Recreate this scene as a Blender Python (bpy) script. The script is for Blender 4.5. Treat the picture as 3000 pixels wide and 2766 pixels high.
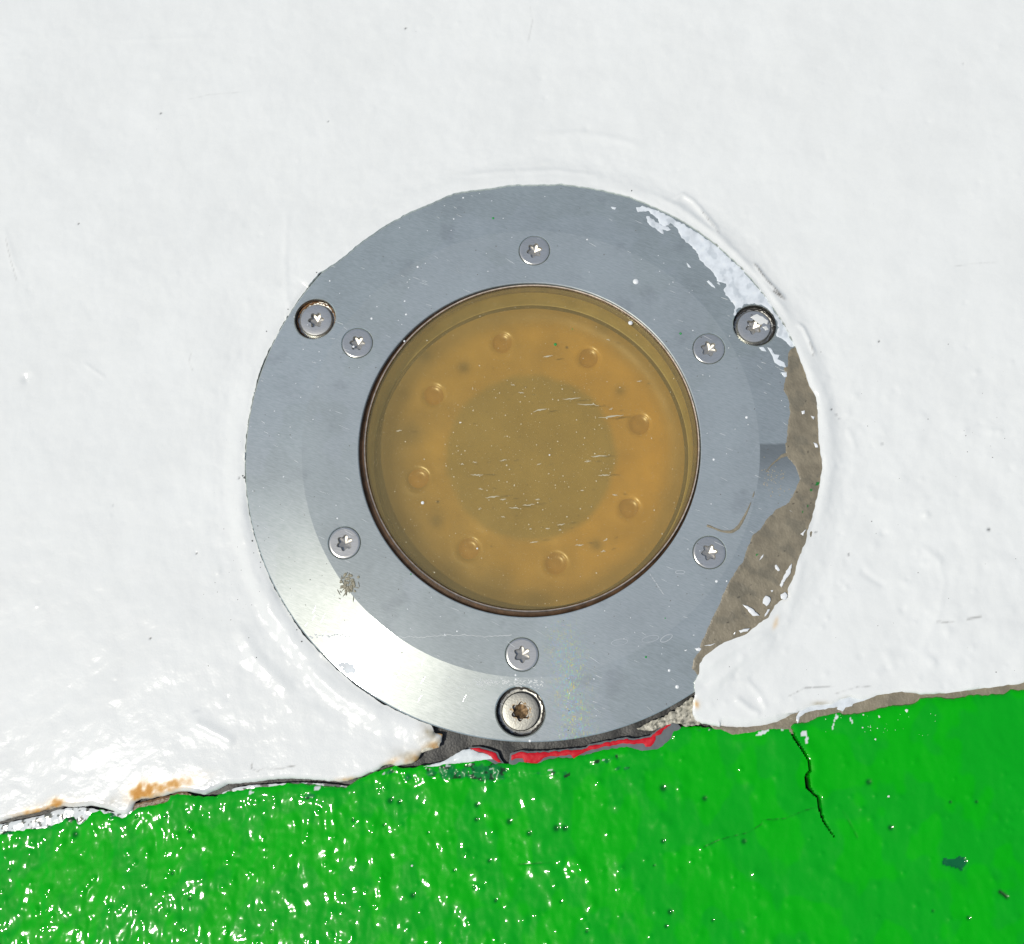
import bpy, math
import numpy as np
from mathutils import Vector, Euler
from mathutils.geometry import delaunay_2d_cdt, tessellate_polygon

# ------------------------------------------------------------------ scene, camera, light
U = 1e-4                       # one working unit is a tenth of a millimetre
W, H = 3000.0, 2766.0
CAM = np.array([69.4, -705.71, 3032.15]); ROT = (0.2023, 0.0495, -0.0483); FOC = 3200.0
sc = bpy.context.scene
for o in list(bpy.data.objects): bpy.data.objects.remove(o)
cd = bpy.data.cameras.new('camera'); cam = bpy.data.objects.new('camera', cd); sc.collection.objects.link(cam)
cam.location = Vector(CAM * U); cam.rotation_euler = ROT
cd.sensor_width = 36; cd.sensor_fit = 'HORIZONTAL'; cd.lens = FOC / W * 36
cd.clip_start = 0.005; cd.clip_end = 100
sc.camera = cam
SUN_EL, SUN_AZ = math.radians(66), math.radians(-155)
wd = bpy.data.worlds.new('World'); sc.world = wd; wd.use_nodes = True
nt = wd.node_tree
sky = nt.nodes.new('ShaderNodeTexSky'); sky.sky_type = 'NISHITA'; sky.sun_disc = False
sky.sun_elevation = SUN_EL; sky.sun_rotation = math.pi / 2 - SUN_AZ
sky.air_density = 1.0; sky.dust_density = 1.5; sky.ozone_density = 0.3
nt.links.new(sky.outputs[0], nt.nodes['Background'].inputs[0]); nt.nodes['Background'].inputs[1].default_value = 0.10
sd = bpy.data.lights.new('sun', 'SUN'); sd.energy = 2.6; sd.angle = math.radians(0.5); sd.color = (1, 0.955, 0.84)
sun = bpy.data.objects.new('sun', sd); sc.collection.objects.link(sun)
sdir = Vector((math.cos(SUN_EL) * math.cos(SUN_AZ), math.cos(SUN_EL) * math.sin(SUN_AZ), math.sin(SUN_EL)))
sun.rotation_euler = sdir.to_track_quat('Z', 'Y').to_euler(); sun.location = sdir * 1
sc.view_settings.view_transform = 'Standard'; sc.view_settings.look = 'None'
sc.view_settings.exposure = 0; sc.view_settings.gamma = 1; sc.view_settings.use_curve_mapping = False

# ------------------------------------------------------------------ geometry of the place
RI, RM, RO = 488.0, 652.0, 825.0
ZR = -25.0
M3 = np.array(Euler(ROT, 'XYZ').to_matrix())
def unp(pts, z=-20.0):
    "points measured in the photograph, laid on the real plane of height z"
    pts = np.asarray(pts, float).reshape(-1, 2)
    d = np.stack([(pts[:, 0] - W / 2) / FOC, -(pts[:, 1] - H / 2) / FOC, -np.ones(len(pts))], 1) @ M3.T
    t = (z - CAM[2]) / d[:, 2]
    return (CAM + d * t[:, None])[:, :2]
def ringz(r):
    return np.where(r < RM, 0.0, ZR * (r - RM) / (RO - RM))

# ------------------------------------------------------------------ noise
_rng = np.random.RandomState(7); _perm = _rng.permutation(4096); _g = _rng.uniform(0, 2 * np.pi, 4096)
_gx, _gy = np.cos(_g), np.sin(_g)
def perlin(x, y, wl, seed=0):
    x = x / wl + seed * 17.37; y = y / wl + seed * 9.13
    xi = np.floor(x).astype(np.int64); yi = np.floor(y).astype(np.int64); fx = x - xi; fy = y - yi
    u = fx * fx * fx * (fx * (fx * 6 - 15) + 10); v = fy * fy * fy * (fy * (fy * 6 - 15) + 10)
    def gr(i, j, dx, dy):
        h = _perm[(_perm[(xi + i + seed * 31) & 4095] + yi + j) & 4095]
        return _gx[h] * dx + _gy[h] * dy
    a = gr(0, 0, fx, fy); b = gr(1, 0, fx - 1, fy); c = gr(0, 1, fx, fy - 1); d = gr(1, 1, fx - 1, fy - 1)
    return (a + u * (b - a) + v * (c - a + u * (a - b - c + d))) * 1.5
def fbm(x, y, wl, n=3, seed=0, gain=.5):
    s = 0; a = 1
    for k in range(n): s = s + a * perlin(x, y, wl / 2 ** k, seed + k); a *= gain
    return s
def sstep(a, b, x):
    t = np.clip((x - a) / (b - a), 0, 1); return t * t * (3 - 2 * t)

# ------------------------------------------------------------------ mesh helpers
col = sc.collection
wloc = {}
def link(name, me, mat, parent=None, loc=(0, 0, 0)):
    o = bpy.data.objects.new(name, me); col.objects.link(o)
    loc = Vector(loc)
    wloc[o.name] = loc
    if parent is not None:
        o.parent = parent; o.location = (loc - wloc[parent.name]) * U
    else: o.location = loc * U
    if mat is not None and me is not None and len(me.materials) == 0: me.materials.append(mat)
    return o
def mesh_np(name, V, faces, smooth=True, colr=None, attrs=None, sharp=None):
    """V (n,3) in working units; faces: list of arrays (m,k)"""
    me = bpy.data.meshes.new(name)
    V = np.asarray(V, np.float32) * U
    faces = [np.asarray(f, np.int32) for f in faces if len(f)]
    nl = sum(f.size for f in faces); nf = sum(len(f) for f in faces)
    me.vertices.add(len(V)); me.vertices.foreach_set('co', V.ravel())
    me.loops.add(nl); me.polygons.add(nf)
    me.loops.foreach_set('vertex_index', np.concatenate([f.ravel() for f in faces]))
    tot = np.concatenate([np.full(len(f), f.shape[1], np.int32) for f in faces])
    st = np.concatenate([[0], np.cumsum(tot)[:-1]]).astype(np.int32)
    me.polygons.foreach_set('loop_start', st)
    me.polygons.foreach_set('use_smooth', np.full(nf, smooth))
    if colr is not None:
        a = me.attributes.new('tint', 'FLOAT_COLOR', 'POINT')
        c = np.ones((len(V), 4), np.float32); c[:, :3] = colr; a.data.foreach_set('color', c.ravel())
    for k, v in (attrs or {}).items():
        a = me.attributes.new(k, 'FLOAT', 'POINT'); a.data.foreach_set('value', np.asarray(v, np.float32))
    me.update(calc_edges=True); me.validate()
    if sharp is not None: me.set_sharp_from_angle(angle=math.radians(sharp))
    return me
def lathe(name, prof, n=128, wob=0.0, sharp=30, closed=False, cx=0, cy=0):
    a = np.arange(n) * 2 * np.pi / n; V = []
    for r, z in prof:
        V.append(np.stack([cx + r * np.cos(a), cy + r * np.sin(a), np.full(n, z) + wob * 0], 1))
    V = np.concatenate(V); F = []; m = len(prof)
    i = np.arange(n); j = (i + 1) % n
    for k in range(m if closed else m - 1):
        k2 = (k + 1) % m
        F.append(np.stack([k * n + i, k2 * n + i, k2 * n + j, k * n + j], 1))
    return mesh_np(name, V, F, sharp=sharp)
def densify(P, step=6.0, closed=True):
    out = []; n = len(P)
    for i in range(n if closed else n - 1):
        a, b = P[i], P[(i + 1) % n]; L = np.hypot(*(b - a)); k = max(1, int(L / step)) if L < 2500 else 1
        for t in range(k): out.append(a + (b - a) * t / k)
    if not closed: out.append(P[-1])
    return np.array(out)
def jitter(P, amp, wl=14, seed=3):
    lim = (np.abs(P[:, 0]) < 2000) & (np.abs(P[:, 1]) < 2300)
    dx = fbm(P[:, 0], P[:, 1], wl, 2, seed) * amp; dy = fbm(P[:, 0], P[:, 1], wl, 2, seed + 5) * amp
    Q = P.copy(); Q[lim, 0] += dx[lim]; Q[lim, 1] += dy[lim]; return Q
def inside(P, X, Y):
    c = np.zeros(X.shape, bool); n = len(P)
    ymin, ymax = Y.min(), Y.max()
    for i in range(n):
        x1, y1 = P[i]; x2, y2 = P[(i + 1) % n]
        if y1 == y2 or max(y1, y2) < ymin or min(y1, y2) > ymax: continue
        m = (y1 > Y) != (y2 > Y)
        c ^= m & (X < (x2 - x1) * (Y - y1) / (y2 - y1) + x1)
    return c
def seg_dist(P, X, Y, xs, ys, R, closed=True, wid=None):
    "distance and nearest point to a polyline on a structured grid"
    D = np.full(X.shape, R, float); NX = X.copy(); NY = Y.copy(); T = np.zeros(X.shape)
    n = len(P)
    for i in range(n if closed else n - 1):
        a = P[i]; b = P[(i + 1) % n]
        i0 = np.searchsorted(xs, min(a[0], b[0]) - R); i1 = np.searchsorted(xs, max(a[0], b[0]) + R)
        j0 = np.searchsorted(ys, min(a[1], b[1]) - R); j1 = np.searchsorted(ys, max(a[1], b[1]) + R)
        if i0 >= i1 or j0 >= j1: continue
        s = (slice(j0, j1), slice(i0, i1)); x = X[s]; y = Y[s]; d = b - a; L = d @ d + 1e-9
        t = np.clip(((x - a[0]) * d[0] + (y - a[1]) * d[1]) / L, 0, 1)
        px = a[0] + t * d[0]; py = a[1] + t * d[1]; q = np.hypot(x - px, y - py); m = q < D[s]
        D[s] = np.where(m, q, D[s]); NX[s] = np.where(m, px, NX[s]); NY[s] = np.where(m, py, NY[s])
        T[s] = np.where(m, (i + t) / max(1, (n - 1)), T[s])
    return D, NX, NY, T
def coat(name, xs, ys, P, hfun, skirt, mat, parent=None, R=90.0):
    """a coat of paint with its own thickness: a grid clipped to the outline P and a rim that drops by skirt"""
    X, Y = np.meshgrid(xs, ys)
    D, NX, NY, _ = seg_dist(P, X, Y, xs, ys, R)
    cx = (X[:-1, :-1] + X[1:, 1:]) / 2; cy = (Y[:-1, :-1] + Y[1:, 1:]) / 2
    keep = inside(P, cx, cy); ny, nx = X.shape
    idx = np.arange(ny * nx).reshape(ny, nx)
    touch = np.zeros((ny, nx), int)
    for a in (0, 1):
        for b in (0, 1): touch[a:ny - 1 + a, b:nx - 1 + b] += keep
    full = np.full((ny, nx), 4); full[0] = full[-1] = 2; full[:, 0] = full[:, -1] = 2
    full[0, 0] = full[0, -1] = full[-1, 0] = full[-1, -1] = 1
    bd = (touch > 0) & (touch < full)
    far = bd & (D >= R * .999)
    if far.any():
        fx, fy = X[far], Y[far]; best = np.full(len(fx), 1e18); bx, by = fx.copy(), fy.copy()
        for q in range(len(P)):
            a = P[q]; b = P[(q + 1) % len(P)]; d = b - a; t = np.clip(((fx - a[0]) * d[0] + (fy - a[1]) * d[1]) / (d @ d + 1e-9), 0, 1)
            px = a[0] + t * d[0]; py = a[1] + t * d[1]; e = (px - fx) ** 2 + (py - fy) ** 2; k2 = e < best
            best = np.where(k2, e, best); bx = np.where(k2, px, bx); by = np.where(k2, py, by)
        NX[far] = bx; NY[far] = by
    X = np.where(bd, NX, X); Y = np.where(bd, NY, Y); D = np.where(bd, 0, D)
    Z, C, A = hfun(X, Y, D)
    F = np.stack([idx[:-1, :-1], idx[:-1, 1:], idx[1:, 1:], idx[1:, :-1]], -1)[keep]
    # boundary edges
    E = np.concatenate([F[:, [0, 1]], F[:, [1, 2]], F[:, [2, 3]], F[:, [3, 0]]])
    key = np.sort(E, 1); k = key[:, 0] * (ny * nx) + key[:, 1]
    u, inv, cnt = np.unique(k, return_inverse=True, return_counts=True)
    B = E[cnt[inv] == 1]
    V = np.stack([X.ravel(), Y.ravel(), Z.ravel()], 1)
    used = np.unique(F); mp = np.full(ny * nx, -1); mp[used] = np.arange(len(used))
    F = mp[F]; B = mp[B]; V = V[used]; C = C.reshape(-1, 3)[used]; A = {q: w.ravel()[used] for q, w in A.items()}
    bu = np.unique(B); m2 = np.full(len(V), -1); m2[bu] = len(V) + np.arange(len(bu))
    VB = V[bu].copy(); VB[:, 2] -= skirt
    V = np.concatenate([V, VB]); C = np.concatenate([C, C[bu]]); A = {q: np.concatenate([w, w[bu]]) for q, w in A.items()}
    S = np.stack([B[:, 1], B[:, 0], m2[B[:, 0]], m2[B[:, 1]]], 1)
    return link(name, mesh_np(name, V, [F, S], True, C, A, sharp=55), mat, parent)

# ------------------------------------------------------------------ materials
class NM:
    def __init__(s, name):
        s.m = bpy.data.materials.new(name); s.m.use_nodes = True; s.t = s.m.node_tree; s.N = s.t.nodes
        s.b = s.N['Principled BSDF']; s._c = None
    def link(s, a, b): s.t.links.new(a, b)
    def co(s, scale=(1e4, 1e4, 1e4), rot=0):
        tc = s.N.new('ShaderNodeTexCoord'); mp = s.N.new('ShaderNodeMapping'); mp.vector_type = 'POINT'
        mp.inputs['Scale'].default_value = scale
        if rot:
            m0 = s.N.new('ShaderNodeMapping'); m0.inputs['Rotation'].default_value = (0, 0, rot)
            s.link(tc.outputs['Object'], m0.inputs[0]); s.link(m0.outputs[0], mp.inputs[0])
        else: s.link(tc.outputs['Object'], mp.inputs[0])
        return mp.outputs[0]
    def noise(s, wl, det=2, co=None, rough=.5):
        n = s.N.new('ShaderNodeTexNoise'); n.inputs['Scale'].default_value = 1.0 / wl; n.inputs['Detail'].default_value = det
        n.inputs['Roughness'].default_value = rough
        s.link(co or s.co(), n.inputs['Vector']); return n.outputs['Fac']
    def ramp(s, f, a, b, ca=(0, 0, 0, 1), cb=(1, 1, 1, 1)):
        r = s.N.new('ShaderNodeValToRGB'); e = r.color_ramp.elements
        e[0].position = a; e[1].position = b; e[0].color = ca; e[1].color = cb
        s.link(f, r.inputs[0]); return r.outputs[0]
    def math(s, op, a, b=None, c=None):
        n = s.N.new('ShaderNodeMath'); n.operation = op
        for i, v in enumerate((a, b, c)):
            if v is None: continue
            if isinstance(v, (int, float)): n.inputs[i].default_value = v
            else: s.link(v, n.inputs[i])
        return n.outputs[0]
    def mix(s, f, a, b, mode='MIX'):
        n = s.N.new('ShaderNodeMix'); n.data_type = 'RGBA'; n.blend_type = mode
        for k, v in ((0, f), (6, a), (7, b)):
            if isinstance(v, (int, float)): n.inputs[k].default_value = v
            elif isinstance(v, tuple): n.inputs[k].default_value = v if len(v) == 4 else v + (1,)
            else: s.link(v, n.inputs[k])
        return n.outputs[2]
    def attr(s, name, fac=False):
        n = s.N.new('ShaderNodeAttribute'); n.attribute_name = name; return n.outputs['Fac' if fac else 'Color']
    def bump(s, h, dist, strength=1.0, prev=None):
        n = s.N.new('ShaderNodeBump'); n.inputs['Distance'].default_value = dist * U; n.inputs['Strength'].default_value = strength
        s.link(h, n.inputs['Height'])
        if prev is not None: s.link(prev, n.inputs['Normal'])
        s.link(n.outputs[0], s.b.inputs['Normal']); return n.outputs[0]
    def set(s, **k):
        for q, v in k.items():
            i = s.b.inputs[q.replace('_', ' ')]
            if isinstance(v, (int, float)): i.default_value = v
            elif isinstance(v, tuple): i.default_value = v if len(v) == 4 or len(i.default_value) == 3 else v + (1,)
            else: s.link(v, i)
        return s

def m_paint(name, rough, b1, b2, mott=.04, wl1=16, wl2=6):
    m = NM(name); t = m.attr('tint')
    n = m.noise(60, 5); c = m.mix(1.0, t, m.ramp(n, .3, .7, (1 - mott,) * 3 + (1,), (1, 1, 1, 1)), 'MULTIPLY')
    m.set(Base_Color=c, Roughness=m.math('ADD', m.attr('rough', True), rough))
    p = m.bump(m.noise(wl1, 2), b1); m.bump(m.noise(wl2, 1), b2, 1, p)
    return m.m
M_white = m_paint('white_enamel', .13, .8, .2, .03, 26, 8)
M_green = m_paint('green_enamel', .05, .35, .10, .06, 22, 8)
M_white.node_tree.nodes['Principled BSDF'].inputs['Specular IOR Level'].default_value = .35
M_green.node_tree.nodes['Principled BSDF'].inputs['Specular IOR Level'].default_value = .36
M_taupe = m_paint('taupe_paint', .42, 1.8, 1.3, .25, 26, 7)
M_chip = m_paint('paint_chip', .5, .6, .3, .12)
M_chip.node_tree.nodes['Principled BSDF'].inputs['Specular IOR Level'].default_value = .2
def simple(name, c, rough=.4, metal=0, mott=.1, wl=20, bump=.4, bwl=8, spec=.5):
    m = NM(name); n = m.noise(wl, 4)
    c0 = tuple(v * (1 - mott) for v in c) + (1,); c1 = tuple(min(1, v * (1 + mott)) for v in c) + (1,)
    m.set(Base_Color=m.ramp(n, .3, .7, c0, c1), Roughness=rough, Metallic=metal, Specular_IOR_Level=spec)
    if bump: m.bump(m.noise(bwl, 3), bump)
    return m.m

def m_metal(name, base, rough, aniso=0.0, scratch=.12, stain=True, bore=0.0, met=1.0):
    m = NM(name)
    n1 = m.noise(170, 4); n2 = m.noise(38, 5)
    c = m.ramp(n1, .32, .68, tuple(v * .90 for v in base) + (1,), tuple(v * 1.04 for v in base) + (1,))
    if stain:
        # dried water marks: sharp edged lighter fields
        s = m.ramp(m.noise(420, 3), .50, .515); c = m.mix(m.math('MULTIPLY', s, .16), c, (.62, .66, .68, 1))
        s2 = m.ramp(m.noise(120, 5), .60, .68); c = m.mix(m.math('MULTIPLY', s2, .22), c, (.26, .28, .29, 1))
        fl = m.ramp(m.noise(5, 1), .71, .76); c = m.mix(m.math('MULTIPLY', fl, .18), c, (.75, .75, .72, 1))
    sc1 = m.ramp(m.noise(1, 2, m.co((2e2, 7e3, 1e3), math.radians(29))), .66, .80)
    sc2 = m.ramp(m.noise(1, 1, m.co((9e1, 4e3, 1e3), math.radians(-58))), .72, .78)
    sx = m.math('MAXIMUM', sc1, sc2)
    c = m.mix(m.math('MULTIPLY', sx, scratch * 1.6), c, (.85, .86, .84, 1))
    gr = m.noise(1, 2, m.co((5e2, 3.6e3, 1e3), math.radians(24)))
    c = m.mix(.13, c, m.ramp(gr, .25, .75), 'OVERLAY')
    if bore:
        # diffraction sheen painted into the colour: mottled spectral band, lens to rim
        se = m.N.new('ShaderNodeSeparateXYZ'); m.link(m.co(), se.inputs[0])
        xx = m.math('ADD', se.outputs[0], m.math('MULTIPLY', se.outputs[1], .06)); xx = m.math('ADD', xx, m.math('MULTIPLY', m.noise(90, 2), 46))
        # dark reflection painted into the colour of the bevel at the right
        a0 = unp([(2226, 1300)], -6)[0]; a1 = unp([(2300, 1440)], -15)[0]
        def win(v, lo, hi, sl=.35): return m.math('MULTIPLY', m.math('MINIMUM', m.math('MAXIMUM', m.math('MULTIPLY', m.math('SUBTRACT', v, lo), sl), 0), 1), m.math('MINIMUM', m.math('MAXIMUM', m.math('MULTIPLY', m.math('SUBTRACT', hi, v), .012 if sl < .3 else sl), 0), 1))
        wv = m.math('ADD', m.math('MULTIPLY', m.noise(40, 4), 18), -9)
        rad = m.N.new('ShaderNodeVectorMath'); rad.operation = 'LENGTH'; cm = m.N.new('ShaderNodeCombineXYZ'); m.link(se.outputs[0], cm.inputs[0]); m.link(se.outputs[1], cm.inputs[1]); m.link(cm.outputs[0], rad.inputs[0])
        yv = m.math('ADD', se.outputs[1], m.math('MULTIPLY', wv, .5))
        up = m.math('MINIMUM', m.math('MAXIMUM', m.math('MULTIPLY', m.math('SUBTRACT', float(a0[1]), yv), .16), 0), 1)
        dn = m.math('MINIMUM', m.math('MAXIMUM', m.math('MULTIPLY', m.math('SUBTRACT', yv, float(a1[1])), .009), 0), 1)
        rt = m.math('MINIMUM', m.math('MAXIMUM', m.math('MULTIPLY', m.math('SUBTRACT', rad.outputs['Value'], RM), .5), 0), 1)
        rx = m.math('GREATER_THAN', se.outputs[0], 300)
        refl = m.math('MULTIPLY', m.math('MULTIPLY', up, dn), m.math('MULTIPLY', rt, rx))
        c = m.mix(m.math('MULTIPLY', refl, .55), c, (.13, .14, .135, 1))
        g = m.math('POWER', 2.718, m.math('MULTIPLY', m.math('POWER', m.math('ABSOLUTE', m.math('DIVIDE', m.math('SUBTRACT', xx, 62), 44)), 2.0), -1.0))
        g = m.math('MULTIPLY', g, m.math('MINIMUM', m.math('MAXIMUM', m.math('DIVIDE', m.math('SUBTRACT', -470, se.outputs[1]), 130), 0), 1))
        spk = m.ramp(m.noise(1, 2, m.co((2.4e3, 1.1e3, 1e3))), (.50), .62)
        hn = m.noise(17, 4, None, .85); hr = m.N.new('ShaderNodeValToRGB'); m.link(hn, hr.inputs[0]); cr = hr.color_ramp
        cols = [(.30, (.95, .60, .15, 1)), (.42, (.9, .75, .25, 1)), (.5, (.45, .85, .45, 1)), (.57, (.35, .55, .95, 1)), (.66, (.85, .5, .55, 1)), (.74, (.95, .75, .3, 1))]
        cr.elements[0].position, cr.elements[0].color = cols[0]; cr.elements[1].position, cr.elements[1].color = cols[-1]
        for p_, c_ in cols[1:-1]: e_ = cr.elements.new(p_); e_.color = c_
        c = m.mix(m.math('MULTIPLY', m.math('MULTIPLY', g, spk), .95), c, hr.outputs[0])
    r = m.math('ADD', m.math('MULTIPLY', n2, .05), rough - .025)
    # satin steel: a soft even scatter from the worn surface plus a narrow Beckmann gloss
    m.set(Base_Color=c, Metallic=0.0, Roughness=.55, Specular_IOR_Level=.2)
    gl = m.N.new('ShaderNodeBsdfGlossy'); gl.distribution = 'BECKMANN'; m.link(c, gl.inputs['Color']); m.link(r, gl.inputs['Roughness'])
    mx = m.N.new('ShaderNodeMixShader'); mx.inputs[0].default_value = met
    g2 = m.N.new('ShaderNodeBsdfGlossy'); g2.distribution = 'BECKMANN'; m.link(c, g2.inputs['Color']); g2.inputs['Roughness'].default_value = .33
    m2 = m.N.new('ShaderNodeMixShader'); m2.inputs[0].default_value = .09; m.link(gl.outputs[0], m2.inputs[1]); m.link(g2.outputs[0], m2.inputs[2])
    m.link(m.b.outputs[0], mx.inputs[1]); m.link(m2.outputs[0], mx.inputs[2]); m.link(mx.outputs[0], m.N['Material Output'].inputs[0])
    if aniso:
        tg = m.N.new('ShaderNodeTangent'); tg.direction_type = 'RADIAL'; tg.axis = 'Z'; m.link(tg.outputs[0], m.b.inputs['Tangent'])
    p = m.bump(sx, .03); p = m.bump(m.noise(3.2, 2), .012, 1, p); m.link(p, gl.inputs['Normal']); m.link(p, g2.inputs['Normal'])
    return m.m
STEEL = (.50, .55, .525)
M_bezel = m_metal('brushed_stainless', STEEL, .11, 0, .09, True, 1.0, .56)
M_screw = m_metal('screw_steel', (.58, .59, .56), .24, 0, .12, False, 0, .7)
M_socket = m_metal('socket_steel', (.50, .48, .43), .36, 0, .1, False, 0, .62)
M_rusty = None
def m_rust_screw():
    m = NM('rust_spotted_steel'); tc = m.N.new('ShaderNodeTexCoord'); ln = m.N.new('ShaderNodeVectorMath'); ln.operation = 'LENGTH'
    m.link(m.co(), ln.inputs[0]); d = ln.outputs['Value']
    f = m.math('ADD', m.math('MULTIPLY', d, -1 / 34.), 1.05); f = m.math('ADD', f, m.math('MULTIPLY', m.math('SUBTRACT', m.noise(9, 5), .5), 1.9))
    rst = m.ramp(f, .35, .62)
    c = m.mix(rst, (.21, .21, .195, 1), m.ramp(m.noise(4, 3), .35, .65, (.06, .03, .012, 1), (.42, .27, .10, 1)))
    m.set(Base_Color=c, Metallic=m.math('SUBTRACT', 1, m.math('MULTIPLY', rst, .7)), Roughness=.42); m.bump(m.noise(5, 3), .3)
    return m.m
M_rusty = m_rust_screw()
M_rustsock = simple('rusty_socket', (.16, .10, .045), .45, .5, .6, 7, .4, 4)
M_bore = simple('grimy_bore_steel', (.30, .30, .28), .38, 1, .35, 14, .3, 6)
M_boredirt = simple('black_grime', (.035, .032, .028), .6, 0, .4, 8, .5, 4)
M_gasket = simple('brown_gasket', (.075, .042, .022), .45, 0, .5, 26, .4, 6)
M_edge = simple('lens_edge_metal', (.50, .43, .36), .35, .8, .3, 14, .2, 4)
M_wall = simple('amber_cavity_wall', (.42, .34, .16), .42, 0, .18, 60, .2, 12)
M_dark = simple('dark_cavity_ring', (.07, .052, .03), .5, 0, .3, 30, .2, 8)

def m_glass():
    m = NM('dusty_lens_glass'); N = m.N; t = m.t
    tr = N.new('ShaderNodeBsdfTransparent'); tr.inputs[0].default_value = (.975, .94, .80, 1)
    gl = N.new('ShaderNodeBsdfGlossy'); gl.inputs['Roughness'].default_value = .10
    df = N.new('ShaderNodeBsdfDiffuse'); df.inputs[0].default_value = (.58, .45, .18, 1)
    fr = N.new('ShaderNodeFresnel'); 
    ge = N.new('ShaderNodeNewGeometry'); ior = m.math('ADD', m.math('MULTIPLY', ge.outputs['Backfacing'], 1 / 1.45 - 1.45), 1.45); t.links.new(ior, fr.inputs[0])   # same reflectance on the way out: the pane is thin and does not bend the ray
    dust = m.math('ADD', m.math('MULTIPLY', m.ramp(m.noise(3.0, 2), .66, .74), .16), m.math('ADD', m.math('MULTIPLY', m.noise(150, 3), .08), .09))
    a = N.new('ShaderNodeMixShader'); t.links.new(dust, a.inputs[0]); t.links.new(tr.outputs[0], a.inputs[1]); t.links.new(df.outputs[0], a.inputs[2])
    b = N.new('ShaderNodeMixShader'); t.links.new(fr.outputs[0], b.inputs[0]); t.links.new(a.outputs[0], b.inputs[1]); t.links.new(gl.outputs[0], b.inputs[2])
    t.links.new(b.outputs[0], N['Material Output'].inputs[0]); return m.m
M_glass = m_glass()
def m_optic():
    m = NM('yellowed_optic_plastic'); c = m.attr('tint')
    c = m.mix(1, c, m.ramp(m.noise(120, 4), .3, .7, (.84, .82, .78, 1), (1.08, 1.06, 1.0, 1)), 'MULTIPLY')
    m.set(Base_Color=c, Roughness=.28, Specular_IOR_Level=.6); m.bump(m.noise(70, 2), .8)
    return m.m
M_optic = m_optic()

# ------------------------------------------------------------------ traced outlines (in photograph pixels)
RING_LEFT = [(1264,2127),(1199,2100),(1124,2065),(1049,2015),(974,1951),(916,1886),(886,1858),(843,1790),(800,1721),(778,1665),(752,1591),
 (735,1512),(722,1430),(720,1360),(725,1273),(733,1208),(740,1160),(752,1105),(775,1045),(800,1003),(824,957),(850,912),(872,883),(900,852),(924,824),(945,803),(984,771),(1017,746),
 (1053,715),(1093,686),(1133,660),(1167,641),(1199,623),(1233,609),(1267,596),(1299,580),(1323,570),(1355,562),(1387,558),(1438,552),(1500,542),
 (1575,542),(1650,540),(1725,550),(1799,565),(1849,578),(1909,603),(1979,635),(2040,672),(2099,715),(2174,784),(2238,859),(2298,949),(2328,1009)]
WHITE_R = [(2343,1054),(2358,1089),(2368,1124),(2391,1164),(2396,1199),(2396,1248),(2399,1288),(2406,1336),(2410,1370),(2401,1419),(2391,1468),
 (2382,1507),(2365,1555),(2362,1585),(2338,1638),(2328,1682),(2309,1726),(2309,1750),(2284,1762),(2270,1774),(2250,1811),(2236,1818),(2187,1857),
 (2114,1886),(2065,1921),(2048,1945),(2048,1974),(2034,1998),(2036,2028),(2032,2060),(2030,2092),(2040,2112),(2060,2120)]
WHITE_BR = [(2100,2128),(2130,2133),(2174,2138),(2224,2135),(2273,2125),(2308,2110),(2333,2092),(2343,2083),(2378,2068),(2437,2063),(2462,2048),
 (2487,2041),(2526,2050),(2571,2036),(2645,2026),(2705,2036),(2794,2028),(2893,2016),(3000,2001)]
WHITE_BL = [(0,2407),(50,2394),(100,2382),(150,2370),(180,2362),(215,2366),(262,2362),(300,2368),(340,2384),(372,2388),(384,2374),(392,2350),(410,2342),(449,2338),(489,2329),(530,2318),(559,2322),
 (600,2330),(624,2319),(664,2299),(714,2294),(749,2292),(773,2287),(848,2282),(898,2284),(948,2287),(960,2289),(1000,2293),(1024,2285),(1040,2281),(1075,2268),(1100,2259),(1118,2246),(1135,2240),
 (1160,2244),(1179,2241),(1205,2238),(1222,2228),(1239,2200),(1283,2192),(1291,2172),(1295,2154),(1271,2148)]
GREEN_TOP = [(0,2442),(25,2434),(100,2424),(175,2407),(190,2394),(215,2394),(232,2409),(250,2399),(262,2379),(294,2374),(324,2382),(359,2397),(384,2379),(399,2367),
 (449,2357),(489,2347),(499,2332),(534,2322),(559,2329),(599,2336),(629,2334),(664,2319),(699,2314),(749,2303),(798,2303),(838,2296),(878,2296),(928,2300),(960,2303),
 (1012,2309),(1036,2291),(1052,2279),(1080,2271),(1108,2259),(1140,2249),(1159,2243),(1179,2251),(1219,2250),(1231,2243),(1259,2241),(1299,2235),(1339,2231),(1399,2223),(1419,2221),(1435,2227),
 (1467,2237),(1499,2237),(1523,2229),(1547,2235),(1579,2235),(1611,2223),(1638,2219),(1680,2221),(1702,2208),(1733,2205),(1769,2194),(1814,2185),(1850,2183),(1882,2194),
 (1922,2190),(1949,2169),(1967,2140),(1989,2129),(2039,2129),(2084,2131),(2129,2131),(2147,2145),(2196,2140),(2241,2136),(2286,2131),(2313,2131),(2325,2120),(2358,2119),
 (2407,2098),(2447,2090),(2496,2093),(2546,2085),(2610,2068),(2680,2063),(2695,2048),(2744,2043),(2794,2048),(2829,2041),(2838,2036),(2893,2036),(2943,2033),(2962,2021),(3000,2021)]
BIG = 30000.0
def cat(*a): return np.concatenate([np.asarray(x, float).reshape(-1, 2) for x in a])

def grid(a, b, step, lo, hi):
    c = np.arange(a, b + step, step); out = [c]
    for sgn, s0, lim in ((-1, a, lo), (1, b, hi)):
        v = []; x = s0 if sgn < 0 else c[-1]; d = step
        while (x > lim if sgn < 0 else x < lim): d = min(d * 1.25, 3000); x += sgn * d; v.append(x)
        out = ([np.array(v[::-1])] + out) if sgn < 0 else (out + [np.array(v)])
    return np.concatenate(out)

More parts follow.
